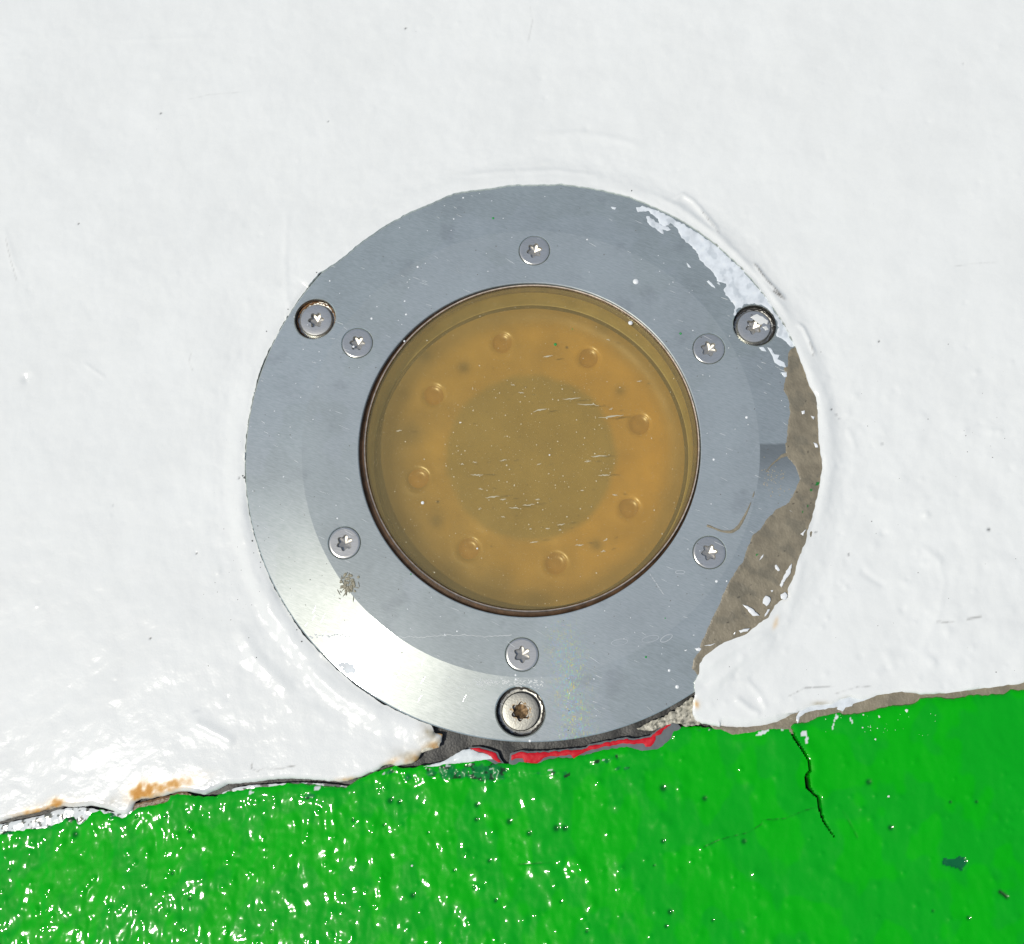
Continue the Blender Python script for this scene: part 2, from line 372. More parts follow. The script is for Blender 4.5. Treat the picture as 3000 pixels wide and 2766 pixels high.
def blobs(X, Y, pts, z=-28):
    "sum of round bumps: (px, py, radius, height)"
    Z = np.zeros(X.shape)
    for px, py, r, h in pts:
        c = unp([(px, py)], z)[0]; m = (np.abs(X - c[0]) < 2.6 * r) & (np.abs(Y - c[1]) < 2.6 * r)
        Z[m] += h * np.exp(-((X[m] - c[0]) ** 2 + (Y[m] - c[1]) ** 2) / r ** 2)
    return Z
def ridge(X, Y, xs, ys, line, w, h, z=-28, step=0):
    P = densify(unp(line, z), 10, False); D, NX, NY, T = seg_dist(P, X, Y, xs, ys, w * 3.2, closed=False)
    fade = sstep(0, .15, T) * (1 - sstep(.85, 1, T)) if step == 0 else 1
    return h * np.exp(-(D / w) ** 2) * fade * (D < w * 3.2)

# ------------------------------------------------------------------ ground under the paint
xsb = grid(-1750, 1750, 14, -BIG, BIG); ysb = grid(-1900, 1500, 14, -BIG, BIG)
def h_base(X, Y, D):
    n = fbm(X, Y, 60, 4, 11)
    g = .045 + .02 * n
    C = np.stack([g, g * 1.0, g * .95], -1).clip(.012, .3)
    return -60 + n * 5 - 75 * (np.hypot(X, Y) < 792), C, {'rough': np.zeros(X.shape)}
M_base = m_paint('grimy_undercoat', .5, 1.2, .8, .4, 24, 6)
base = coat('ground', xsb, ysb, np.array([(-BIG - 500, -BIG - 500), (BIG + 500, -BIG - 500), (BIG + 500, BIG + 500), (-BIG - 500, BIG + 500)]), h_base, 20, M_base)
base['kind'] = 'structure'

# ------------------------------------------------------------------ white paint
lb = unp(cat(WHITE_BL), -30); rb = unp(cat(WHITE_BR), -30)
ring_in = unp(cat(RING_LEFT), -22)
# the left and lower left of the paint stops at the rim of the ring: keep a hair gap outside it
rr = np.hypot(*ring_in.T); k = np.arange(len(ring_in))
near = k < 26
ring_in[near] *= (np.maximum(rr[near], RO + 1.5) / rr[near])[:, None]
PW = cat([(-BIG, BIG)], [(-BIG, lb[0, 1] - .17 * (BIG - 1560))], lb, ring_in, unp(WHITE_R, -22), rb, [(BIG, rb[-1, 1] + .14 * (BIG - 1500))], [(BIG, BIG)])
PW = jitter(densify(PW, 7), 2.2, 16)
RUST = [(425,2318,50,28,1.05,-.17),(500,2302,80,20,.72,-.2),(400,2335,20,14,.9,0),(115,2374,85,17,.6,-.2),(160,2354,28,14,.95,-.3),(1215,2222,32,16,.8,-.35),(1265,2185,26,12,.75,-.3),
        (1150,2232,30,10,.5,-.4),(1020,2284,34,7,.55,0),(2271,1825,7,16,.6,.4),(2040,2062,10,14,.5,0)]
def stain(X, Y, lst, z=-30, seed=21, amp=.75):
    m = np.zeros(X.shape)
    for px, py, rx, ry, s, sl in lst:
        c = unp([(px, py)], z)[0]; dx = X - c[0]; dy = Y - c[1]; a = sl
        u = dx * math.cos(a) - dy * math.sin(a); v = dx * math.sin(a) + dy * math.cos(a)
        m = np.maximum(m, s * np.exp(-((u / rx) ** 2 + (v / ry) ** 2) * 1.1))
    return np.clip(m * (1 + amp * fbm(X, Y, 22, 3, seed)), 0, 1)
WLINES = [([(1959,592),(2000,570),(2030,588),(2050,610),(2099,670),(2112,692)], 7, 5), ([(2204,765),(2222,790),(2240,815),(2290,868),(2305,884)], 6, 6),
 ([(2330,945),(2352,962),(2370,1000),(2384,1035),(2376,1052)], 6, 5), ([(1560,400),(1700,388),(1830,412),(1900,440)], 14, 2.4), ([(1330,520),(1480,505),(1640,502),(1780,520)], 9, 2.0),
 ([(2640,1590),(2700,1600),(2750,1640),(2768,1700),(2752,1800),(2700,1905),(2620,1985)], 9, 1.4), ([(2150,2040),(2200,2080),(2232,2094)], 9, 4), ([(2133,2003),(2190,1996),(2230,2040),(2250,2090)], 8, 3),
 ([(840,600),(835,760),(840,880),(880,930)], 9, 1.3), ([(10,660),(40,770),(70,830)], 8, 1.3), ([(300,120),(480,112),(620,108)], 7, .9), ([(240,1060),(310,1110)], 5, 1.8), ([(560,2110),(640,2150),(690,2180)], 14, 4),
 ([(770,1680),(800,1790),(850,1880),(905,1960),(990,2035),(1090,2100),(1170,2150)], 26, 5), ([(690,1820),(750,1930),(860,2040)], 20, 4), ([(700,1440),(705,1560),(735,1680),(800,1830)], 18, 4),
 ([(2480,1250),(2500,1290),(2510,1320)], 8, 2), ([(2520,1665),(2560,1695),(2600,1720)], 10, -3), ([(2100,2200),(2140,2190)], 8, 2), ([(2350,1010),(2380,1100),(2415,1180),(2425,1260),(2430,1360),(2415,1450),(2385,1560)], 20, 4),
 ([(2060,1960),(2110,1925),(2190,1880),(2260,1850)], 12, 3.5), ([(2080,2010),(2180,1930),(2280,1890)], 10, 2), ([(2340,1640),(2330,1740),(2300,1800)], 14, 3), ([(1880,560),(1990,610),(2110,700),(2230,820),(2330,960)], 12, 4.5)]
rb_ = np.random.RandomState(5)
WBL = [(2880,1660,12,-2),(2860,1090,9,3),(2560,1600,16,3),(2590,1560,10,-3),(2300,1740,12,4),(2210,2050,34,-3),(75,1110,13,-5),(83,1112,5,3),(760,688,8,-2),(2730,1940,14,3),(2645,1785,9,-2),
       (2930,1265,9,3),(2640,1400,20,2),(2700,1475,16,2),(2755,1650,12,2),(2690,1990,10,2),(2480,1720,7,3),(2160,1960,6,-2),(2153,1978,7,-2.5)]
for i in range(150):
    WBL.append((rb_.uniform(0, 3000), rb_.uniform(0, 2350), rb_.uniform(5, 12), rb_.choice([-1, 1]) * rb_.uniform(.5, 1.6)))
for i in range(170):
    WBL.append((rb_.uniform(2050, 3000), rb_.uniform(1050, 2120), rb_.uniform(5, 18), rb_.choice([-1, 1.2]) * rb_.uniform(.5, 2.2)))
WPITS = [(470,330,6),(230,655,5),(2575,1000,5),(2898,1551,8),(440,1870,6),(2585,1300,5),(1188,80,6),(960,355,4),(2822,185,4),(575,1620,4),(2390,1560,5),(330,1480,4),(700,1400,5),(2435,1200,5),(2450,1215,5),(2460,1225,4),(2488,1624,5),(2000,1000,4)]
def whitebase(X, Y):
    r = np.hypot(X, Y); th = np.arctan2(Y, X)
    on = ringz(np.minimum(r, RO)) + 4.0
    out = ZR + 4 - 10 * sstep(RO, RO + 75, r)
    z = np.where(r < RO + 3, on, out)
    # left and lower left: the paint stays below the rim and climbs a little way off
    ll = sstep(math.radians(-62), math.radians(-80), th) * 0 + (((th > math.radians(140)) | (th < math.radians(-95))).astype(float))
    e = np.exp(-np.maximum(r - RO, 0) / 22.0)
    z = z - ll * e * 9 * (r >= RO)
    return z, r, th, ll
def h_white(X, Y, D):
    z, r, th, ll = whitebase(X, Y)
    ang = 58 * th * 8
    n = 4.5 * fbm(X, Y, 520, 2, 1) + 1.7 * fbm(X, Y, 130, 2, 2)
    n += .55 * fbm(X * .8 + Y * .25, Y * .8 - X * .25, 34, 2, 4) * (1 - .55 * sstep(200, 900, X - .3 * Y - 0))
    n += .22 * fbm(X, Y, 22, 1, 6) * sstep(-400, 500, Y)
    n *= 1 - .78 * sstep(-500, -900, Y - .35 * X) * (X < 200)
    rightlow = sstep(700, 1000, X) * sstep(500, 0, Y)
    n += 2.2 * rightlow * fbm(X, Y, 90, 3, 8)
    brush = perlin(th * 420, r, 30, 9) + .6 * perlin(th * 700, r * 1.4, 18, 10)
    n += brush * .8 * np.exp(-((r - RO - 60) / 90.) ** 2)
    diag = perlin((X + Y) * .18, (X - Y) * 1.0, 46, 12)
    n += .15 * diag * sstep(-350, -800, X) * sstep(-200, -600, Y)
    for L, w, h in WLINES: n += ridge(X, Y, xsw, ysw, L, w, h)
    n += blobs(X, Y, WBL)
    pit = blobs(X, Y, [(a, b, c * .5, 1) for a, b, c in WPITS])
    n *= .15 + .85 * sstep(0, 10, D)
    z = z + n - pit * 3
    rim = np.clip(1 - D / 9.0, 0, 1) ** 2 * 3.0
    low = (Y < -780) & (D < 60)
    drop = 5 + 12 * ((X > 480) & (X < 760))
    bev = np.clip(1 - D / np.where((X > 480) & (X < 780), 30, 12), 0, 1)
    z = z - rim * (r > RO + 5) - np.where(low, bev ** 1.6 * drop, 0)
    C = np.empty(X.shape + (3,)); C[:] = (.80, .81, .78)
    C *= (1 + .02 * fbm(X, Y, 300, 3, 14))[..., None]
    m = stain(X, Y, RUST, amp=.6)[..., None]; rc = np.array((.58, .25, .022)); rsum = m[..., 0]; m = m ** 1.3; m0 = np.clip(m * 1.5, 0, .97); C = C * (1 - m0) + (np.array((.80, .52, .16)) * (1 - m) + rc * m) * m0
    cr = stain(X, Y, [(1262,2160,30,40,.75,0),(1200,2215,50,22,.5,0),(230,2350,60,14,.25,0),(320,2350,30,16,.4,0),(2400,2062,30,8,.5,0),(2480,2050,14,7,.8,0)], seed=31)[..., None]
    C = C * (1 - cr) + np.array((.42, .38, .28)) * cr
    gr = stain(X, Y, [(610,2300,26,10,.6,0),(590,2316,30,12,.5,0),(575,2085,10,4,.3,0),(1990,2090,40,30,.0,0)], seed=41)[..., None]
    C = C * (1 - gr) + np.array((.30, .33, .36)) * gr
    p = np.clip(pit * 1.3, 0, 1)[..., None]; C = C * (1 - p) + np.array((.16, .17, .17)) * p
    # grime caught in the cracks of the upper right lip and the lower left edge
    for L, w, s in (([(2204,765),(2222,790),(2240,815),(2290,868),(2305,884)], 2.5, .55), ([(2262,850),(2285,868),(2301,880)], 3.5, .8), ([(2376,1050),(2384,1035),(2370,1000)], 2.5, .3), ([(2050,612),(2080,650),(2110,690)], 2.2, .35),
                    ([(0,2407),(50,2396),(110,2384),(165,2360)], 3, .75), ([(1240,620),(1280,600),(1300,592)], 2.6, .5), ([(750,2258),(770,2252),(830,2250),(880,2240)], 1.6, .4), ([(2300,2045),(2360,2015),(2450,2012)], 1.5, .3),
                    ([(2740,1822),(2800,1822)], 2.5, .35), ([(2830,1815),(2880,1805)], 3, .35), ([(15,690),(30,760),(50,830)], 2, .2), ([(2790,780),(2850,772),(2930,768)], 2, .14), ([(1545,130),(1560,60),(1552,10)], 2.5, .10), ([(2440,2035),(2520,2010),(2560,2012)], 1.4, .25), ([(560,1030),(552,1060),(566,1090)], 2.5, .12), ([(720,270),(620,275),(540,292)], 1.8, .08), ([(740,2232),(735,2250),(760,2262)], 1.6, .35)):
        q = ridge(X, Y, xsw, ysw, L, w, s)[..., None] * (.6 + .8 * (fbm(X, Y, 20, 2, 77)[..., None] > -.15)); q = np.clip(q, 0, .9)
        C = C * (1 - q) + np.array((.10, .09, .075)) * q
    return z, C.clip(.01, .86), {'rough': .10 * sstep(0, 600, Y) + .03 * fbm(X, Y, 90, 2, 15) + .5 * rsum}
xsw = grid(-1620, 1620, 4.6, -BIG + 300, BIG - 300); ysw = grid(-1290, 1470, 4.6, -1500, BIG - 300)
wp = coat('white_paint', xsw, ysw, PW, h_white, 9, M_white); wp['kind'] = 'structure'

# ------------------------------------------------------------------ green paint
gt = unp(GREEN_TOP, -36)
PG = cat([(-BIG, gt[0, 1] - .172 * (BIG - 1560))], gt, [(BIG, gt[-1, 1] + .138 * (BIG - 1500))], [(BIG, -BIG)], [(-BIG, -BIG)])
PG = jitter(densify(PG, 6), 3.2, 13, 8)
CRACK = [(2313,2128),(2328,2162),(2348,2192),(2368,2227),(2372,2256),(2362,2272),(2366,2306),(2382,2326),(2395,2334),(2398,2365),(2408,2400),(2423,2425),(2440,2450)]
rg = np.random.RandomState(9)
GPIT = [(1630,2425,8),(1492,2406,7),(2063,2338,6),(1942,2308,8),(1655,2425,7),(1550,2440,6),(2176,2462,6),(1397,2358,6),(2540,2290,7),(2602,2422,6),(1144,2346,7),(1170,2350,5),(220,2445,8),(1940,2462,5),(1960,2665,6),(1212,2620,6),(1396,2400,5)]
for i in range(24):
    x = rg.uniform(0, 3000); y = rg.uniform(2330, 2766)
    GPIT.append((x, y, rg.uniform(2.2, 4.4)))
GBL = [(2455,2085,10,2)]
for i in range(420):
    x = 3000 * rg.uniform(0, 1) ** 1.5; GBL.append((x, rg.uniform(2200, 2766), rg.uniform(4.5, 10), rg.uniform(1.0, 2.6)))
for i in range(70):
    GBL.append((rg.uniform(900, 2400), rg.uniform(2280, 2766), rg.uniform(12, 22), rg.uniform(1.5, 3.4)))
def h_green(X, Y, D):
    px = X + 1560
    A = 1.75 - 1.05 * sstep(900, 2300, px) + .25 * sstep(2400, 2700, px) * sstep(-1150, -1350, Y)
    z = -38 + 5 * fbm(X, Y, 420, 2, 3)
    z = z + A * (1.45 * fbm(X * 1.25, Y * .8, 64, 2, 21) + .62 * fbm(X * 1.2, Y * .85, 30, 2, 23)) + 1.6 * fbm(X * 1.4, Y * .7, 150, 2, 25)
    z = z + .12 * perlin(X, Y, 16, 27) * A
    rise = np.maximum(0, -830 + .118 * X - Y); rise = 2500 * (1 - np.exp(-rise / 2500.)); z = z + .085 * (rise - 60 * (1 - np.exp(-rise / 60.)))
    z = z + blobs(X, Y, GBL, -38) * sstep(0, 25, D)
    pit = blobs(X, Y, [(a, b, c, 1) for a, b, c in GPIT], -38)
    z = z - 3.2 * pit
    # crumbly torn strip below the ring
    cm = stain(X, Y, [(1310,2262,60,22,1.1,0),(1420,2262,70,24,1.25,.1),(1200,2275,30,16,.6,0),(1600,2265,60,10,.5,0),(1660,2275,14,16,.8,0),(1780,2225,70,14,.5,-.2),(1820,2250,30,10,.6,0),(20,2436,26,10,1.1,0),(120,2424,50,6,.7,0),(208,2398,16,10,1,0),
                      (330,2385,8,14,.9,0),(910,2330,40,12,.6,0),(1140,2262,20,9,.7,0),(1930,2160,60,10,.6,0),(2080,2138,60,8,.5,0)], -38, 51)
    z = z + cm * 6 * fbm(X, Y, 24, 3, 53)
    # the long crack
    P = densify(unp(CRACK, -36), 6, False); Dc, NX, NY, T = seg_dist(P, X, Y, xsg, ysg, 70, closed=False)
    wid = np.interp(T, [0, .12, .3, .42, .47, .54, .6, .68, .8, .9, 1], [3.2, 2.6, 1.6, 1.8, 6, 5.4, 2, 3.4, 2.6, 1.6, .8])
    right = (X > NX).astype(float)
    z = z + right * 5.5 * np.exp(-((Dc - 13) / 20.) ** 2) * (1 - sstep(.6, .9, T)) - (1 - right) * 4 * np.exp(-(Dc / 30.) ** 2) * (1 - sstep(.6, .9, T))
    tr = 1 - sstep(wid * .45, wid, Dc)
    z = z - tr * 24 * (1 - .6 * sstep(.75, 1, T))
    hair = ridge(X, Y, xsg, ysg, [(2395,2362),(2345,2376),(2300,2395),(2262,2400),(2230,2398),(2228,2412),(2190,2436),(2150,2446),(2105,2456),(2060,2478)], 1.7, 1, -38, 1) \
         + ridge(X, Y, xsg, ysg, [(1518,2530),(1560,2527),(1610,2524)], 2.2, .8, -38, 1) + ridge(X, Y, xsg, ysg, [(2464,2375),(2485,2410),(2505,2450)], 3, .5, -38, 1)
    hair = .55 * hair * (.35 + .9 * sstep(-.2, .3, fbm(X, Y, 24, 2, 79)))
    z = z - 3 * hair
    # chip in the paint at the right
    chip = inside(unp([(2750,2508),(2768,2511),(2786,2511),(2800,2504),(2815,2508),(2822,2520),(2812,2533),(2806,2548),(2796,2540),(2776,2534),(2752,2528)], -38), X, Y).astype(float)
    z = z - 3.5 * chip
    dk = ridge(X, Y, xsg, ysg, [(2915,2606),(2925,2613),(2933,2620)], 5, 1, -38, 1); z = z - 5 * dk
    bev = np.clip(1 - D / 10.0, 0, 1)
    z = z - 4 * bev ** 2 + 2.2 * np.exp(-((D - 22) / 16.) ** 2)
    C = np.empty(X.shape + (3,)); C[:] = (.0002, .41, .0005)
    tone = sstep(-.12, .12, fbm(X * 1.1, Y * .9, 150, 3, 61))[..., None]; C = C * (1 - .30 * tone) + np.array((.002, .275, .022)) * .30 * tone
    ol = sstep(.35, .75, cm + .12 * fbm(X, Y, 12, 2, 63))[..., None]; C = C * (1 - ol) + np.array((.004, .20, .035)) * ol
    dkm = ((cm > .45) & (fbm(X, Y, 24, 3, 67) > .30)).astype(float)[..., None]; C = C * (1 - .85 * dkm) + np.array((.015, .025, .015)) * .85 * dkm
    wh = ((cm > .25) & (fbm(X, Y, 22, 3, 71) > .62) & (D < 30)).astype(float)[..., None]; C = C * (1 - wh) + np.array((.6, .64, .6)) * wh
    p = np.clip(pit * 1.5, 0, 1)[..., None] * .75; C = C * (1 - p) + np.array((.002, .07, .012)) * p
    q = np.clip(tr * 1.0 + hair * .8 + dk, 0, 1)[..., None]; C = C * (1 - q) + np.array((.004, .025, .006)) * q
    C = C * (1 - chip[..., None]) + np.array((.004, .13, .04)) * chip[..., None]
    lw = stain(X, Y, [(2352,2150,12,8,1.1,-.6),(2360,2172,5,14,1.1,.3),(2235,2146,22,6,1.0,-.3),(2450,2100,5,8,.7,.3),(2440,2125,2.5,30,.9,.35),(2492,2110,2.2,14,.7,-.3),(2290,2137,8,6,.9,.5),(930,2308,14,8,.7,0),(730,2322,18,6,.7,0),(660,2325,22,7,.6,0)], -38, 81)
    lw = (lw > .5).astype(float)[..., None]; C = C * (1 - lw) + np.array((.74, .78, .76)) * lw
    ro = .05 * sstep(-.1, .35, fbm(X, Y, 70, 3, 73)) + .01 + .25 * ol[..., 0] + .5 * q[..., 0]
    return z, C.clip(.0003, .86), {'rough': ro}
xsg = grid(-1610, 1610, 3.3, -BIG + 300, BIG - 300); ysg = grid(-1530, -620, 3.3, -BIG + 300, -400)
gp = coat('green_paint', xsg, ysg, PG, h_green, 12, M_green); gp['kind'] = 'structure'

# ------------------------------------------------------------------ older layers that show between the coats
def small_coat(name, img, hz, colour, mat, parent, z0=-36, step=3.0, skirt=4, jit=1.6, rough=0.0, cf=None, zf=None, jw=12):
    P = jitter(densify(unp(img, z0), 5), jit, jw, 13)
    xs = np.arange(P[:, 0].min() - 6, P[:, 0].max() + 8, step); ys = np.arange(P[:, 1].min() - 6, P[:, 1].max() + 8, step)
    def hf(X, Y, D):
        z = (zf(X, Y, D) if zf else hz + 1.2 * fbm(X, Y, 30, 3, 17)) - 1.5 * np.clip(1 - D / 6, 0, 1) ** 2
        C = np.empty(X.shape + (3,)); C[:] = colour
        C = C * (1 + .12 * fbm(X, Y, 28, 3, 19))[..., None]
        if cf: C = cf(X, Y, D, C)
        return z, C.clip(.003, .86), {'rough': np.full(X.shape, rough)}
    return coat(name, xs, ys, P, hf, skirt, mat, parent, R=40)
TAUPE = (.275, .237, .165)
small_coat('taupe_primer_strip', [(2080,2125),(2150,2132),(2230,2126),(2310,2100),(2345,2078),(2460,2040),(2640,2016),(2800,2016),(3000,1990),(3120,1975),(3120,2040),(3000,2050),(2860,2062),(2700,2085),(2560,2108),(2400,2130),(2330,2150),(2200,2165),(2120,2160)],
           -41, TAUPE, M_taupe, base, step=4)
wl1 = small_coat('white_undercoat_strip', [(2336,2122),(2333,2100),(2345,2080),(2380,2062),(2440,2056),(2475,2040),(2520,2042),(2580,2034),(2530,2054),(2500,2062),(2497,2068),(2478,2072),(2470,2084),(2452,2078),(2460,2070),(2440,2074),(2400,2080),(2360,2088),(2344,2102)],
           -38, (.70, .74, .76), M_white, base)
small_coat('white_undercoat_strip', [(-60,2432),(0,2416),(60,2403),(120,2390),(175,2370),(240,2366),(330,2380),(390,2370),(395,2400),(330,2410),(260,2400),(230,2420),(170,2425),(60,2440),(-60,2455)],
           -40, (.70, .73, .72), M_white, base, cf=lambda X, Y, D, C: np.where((fbm(X, Y, 18, 2, 5) > .28)[..., None], np.array((.14, .15, .13)), C))
small_coat('rust_brown_strip', [(385,2388),(392,2356),(430,2346),(490,2332),(540,2316),(560,2330),(500,2350),(450,2364)], -38, (.16, .085, .03), M_taupe, base, cf=lambda X, Y, D, C: C * (1 + .5 * fbm(X, Y, 14, 2, 5))[..., None])
small_coat('white_undercoat_strip', [(636,2338),(650,2322),(690,2308),(740,2300),(800,2298),(870,2293),(960,2297),(1020,2304),(1000,2316),(900,2310),(800,2312),(700,2324)],
           -43, (.66, .69, .68), M_white, base, cf=lambda X, Y, D, C: np.where((fbm(X, Y, 22, 2, 6) > .12)[..., None], np.array((.16, .15, .14)), C))
small_coat('white_torn_flake', [(1235,2247),(1299,2231),(1331,2212),(1359,2196),(1379,2194),(1403,2206),(1439,2212),(1450,2222),(1410,2228),(1339,2238),(1259,2250)], -34, (.72, .76, .75), M_white, base, zf=lambda X, Y, D: -36 + D * .25 + .8 * fbm(X, Y, 20, 2, 4))
RED = (.58, .008, .02); GREY = (.15, .165, .17)
small_coat('red_paint_strip', [(1377,2193),(1403,2192),(1431,2200),(1453,2206),(1459,2223),(1471,2234),(1459,2233),(1443,2222),(1427,2209),(1399,2202)], -35, RED, M_chip, base, z0=-38)
R2 = [(1495,2230),(1499,2213),(1523,2204),(1567,2206),(1612,2204),(1657,2199),(1715,2195),(1724,2186),(1769,2177),(1832,2165),(1859,2169),(1904,2160),(1926,2142),(1949,2127),(1967,2120),(1962,2126),(1945,2138),(1935,2151),(1920,2158),(1918,2174),(1906,2187),(1891,2187),(1882,2176),(1859,2181),
      (1832,2178),(1769,2188),(1715,2202),(1693,2214),(1680,2222),(1671,2211),(1635,2215),(1612,2213),(1594,2222),(1572,2236),(1536,2234),(1531,2222),(1515,2220)]
small_coat('red_paint_strip', R2, -34, RED, M_chip, base, z0=-38, jit=2.4)
small_coat('grey_primer_strip', [(1490,2236),(1494,2208),(1523,2199),(1567,2201),(1612,2199),(1657,2194),(1715,2190),(1724,2181),(1769,2172),(1832,2160),(1859,2164),(1904,2155),(1926,2137),(1949,2121),(1980,2117),(1995,2132),(1960,2170),(1930,2196),(1880,2204),(1800,2200),(1700,2220),(1600,2244),(1500,2244)],
           -38, GREY, M_chip, base, z0=-40, rough=.2)
small_coat('grey_primer_strip', [(1370,2190),(1405,2187),(1436,2196),(1458,2203),(1466,2222),(1480,2240),(1450,2240),(1400,2214)], -39, GREY, M_chip, base, z0=-40, rough=.2)
def chipcol(X, Y, D, C):
    d = (fbm(X, Y, 10, 3, 91) > .22); return np.where(d[..., None], np.array((.20, .19, .145)), C)
small_coat('cream_crumbling_filler', [(1866,2134),(1905,2116),(1949,2098),(1994,2067),(2026,2042),(2048,2050),(2060,2090),(2050,2122),(2010,2126),(1975,2118),(1940,2130),(1900,2142)], -38, (.50, .47, .37), M_taupe, base, z0=-38, cf=chipcol, jit=4,
           zf=lambda X, Y, D: -36 + 4 * fbm(X, Y, 18, 3, 33))
small_coat('cream_loose_flake', [(1262,2136),(1275,2148),(1296,2152),(1292,2172),(1286,2190),(1262,2196),(1235,2206),(1228,2180),(1240,2150)], -33, (.56, .53, .42), M_taupe, base, z0=-34,
           cf=lambda X, Y, D, C: np.where((fbm(X, Y, 26, 2, 8) > .1)[..., None], np.array((.45, .27, .10)), C))

# ------------------------------------------------------------------ the recessed lamp
ZB = -110.0
lamp = link('recessed_lamp', None, None, None, (0, 0, ZB))
lamp['label'] = 'round stainless steel recessed lamp with amber lens set in white paint above the green strip'; lamp['category'] = 'lamp'
def part(name, me, mat, loc=(0, 0, 0), parent=None, **kw):
    o = link(name, me, mat, parent or lamp, loc)
    for k, v in kw.items(): o[k] = v
    return o
PH = -0.0812
A6 = [PH + math.radians(a) for a in (90, 30, -30, -90, -150, 150)]
A3 = [PH + math.radians(a) for a in (30, -90, 150)]
C6 = [(590 * math.cos(a), 590 * math.sin(a)) for a in A6]
C3 = [(743.5 * math.cos(a), 743.5 * math.sin(a)) for a in A3]
R6 = 46.5; R3 = [61.5, 66.5, 61.5]; CH6, CH3 = 1.6, 4.0
def circ(cx, cy, r, n): return [(cx + r * math.cos(2 * math.pi * i / n), cy + r * math.sin(2 * math.pi * i / n)) for i in range(n)]
def bezel_mesh():
    pts = []; edges = []
    def loop(L):
        s = len(pts); pts.extend(L); edges.extend((s + i, s + (i + 1) % len(L)) for i in range(len(L)))
    RIc, ROc = RI + 3, RO - 4
    loops = [circ(0, 0, RIc, 360), circ(0, 0, RM, 360), circ(0, 0, ROc, 360)]
    holes = [(c, R6 + CH6, 56) for c in C6] + [(c, r + CH3, 72) for c, r in zip(C3, R3)]
    for L in loops: loop(L)
    hl = []
    for c, r, n in holes: hl.append(len(pts)); loop(circ(c[0], c[1], r, n))
    for r in np.arange(RIc + 9, ROc - 5, 11.0):
        if abs(r - RM) < 5: continue
        n = 220
        for i in range(n):
            a = 2 * math.pi * (i + .5 * (int(r) % 2)) / n; x, y = r * math.cos(a), r * math.sin(a)
            if all(math.hypot(x - c[0], y - c[1]) > q + 4 for c, q, _ in holes): pts.append((x, y))
    v, e, f, *_ = delaunay_2d_cdt([Vector(p) for p in pts], edges, [], 0, 1e-4)
    V = np.array([(p.x, p.y) for p in v]); F = np.array([list(t) for t in f])
    c = V[F].mean(1); r = np.hypot(*c.T); k = (r > RIc - .05) & (r < ROc + .05)
    for cc, q, _ in holes: k &= np.hypot(c[:, 0] - cc[0], c[:, 1] - cc[1]) > q - .02
    F = F[k]; a = V[F]; ar = (a[:, 1, 0] - a[:, 0, 0]) * (a[:, 2, 1] - a[:, 0, 1]) - (a[:, 2, 0] - a[:, 0, 0]) * (a[:, 1, 1] - a[:, 0, 1])
    F[ar < 0] = F[ar < 0][:, ::-1]
    Z = ringz(np.hypot(*V.T)); VV = [np.column_stack([V, Z])]; FF = [F]; base_i = len(V); Q = []
    def strip(rings, rev=False):
        nonlocal base_i
        n = len(rings[0]); i = np.arange(n); j = (i + 1) % n
        for R_ in rings: VV.append(np.array(R_))
        for q in range(len(rings) - 1):
            a0, b0 = base_i + q * n, base_i + (q + 1) * n
            s = np.stack([a0 + i, b0 + i, b0 + j, a0 + j], 1); Q.append(s[:, ::-1] if rev else s)
        base_i += n * len(rings)
    def ring3(cx, cy, r, n, z=None, dz=0):
        L = circ(cx, cy, r, n); return [(x, y, (ringz(np.array(math.hypot(x, y))).item() if z is None else z) + dz) for x, y in L]
    # outer wall with rolled edge
    strip([ring3(0, 0, ROc, 360), ring3(0, 0, RO - 1, 360, ZR - 1.5), ring3(0, 0, RO, 360, ZR - 5), ring3(0, 0, RO, 360, ZR - 26), ring3(0, 0, RO - 10, 360, ZR - 34), ring3(0, 0, RO - 10, 360, ZB + 4)])
    strip([ring3(0, 0, RIc, 360), ring3(0, 0, RI + .8, 360, -1), ring3(0, 0, RI, 360, -4), ring3(0, 0, RI, 360, -34), ring3(0, 0, 470, 360, -36)], True)
    for cc in C6: strip([ring3(cc[0], cc[1], R6 + CH6, 56), ring3(cc[0], cc[1], R6, 56, None, -1.6), ring3(cc[0], cc[1], R6 - 4, 56, None, -16)], True)
    for cc, r in zip(C3, R3): strip([ring3(cc[0], cc[1], r + CH3, 72), ring3(cc[0], cc[1], r + 1, 72, None, -2.2), ring3(cc[0], cc[1], r, 72, None, -5), ring3(cc[0], cc[1], r, 72, -36)], True)
    V = np.concatenate(VV); V[:, 2] -= ZB
    return mesh_np('bezel_ring', V, [FF[0], np.concatenate(Q)], True, sharp=3.0)
bez = part('bezel_ring', bezel_mesh(), M_bezel, (0, 0, ZB))

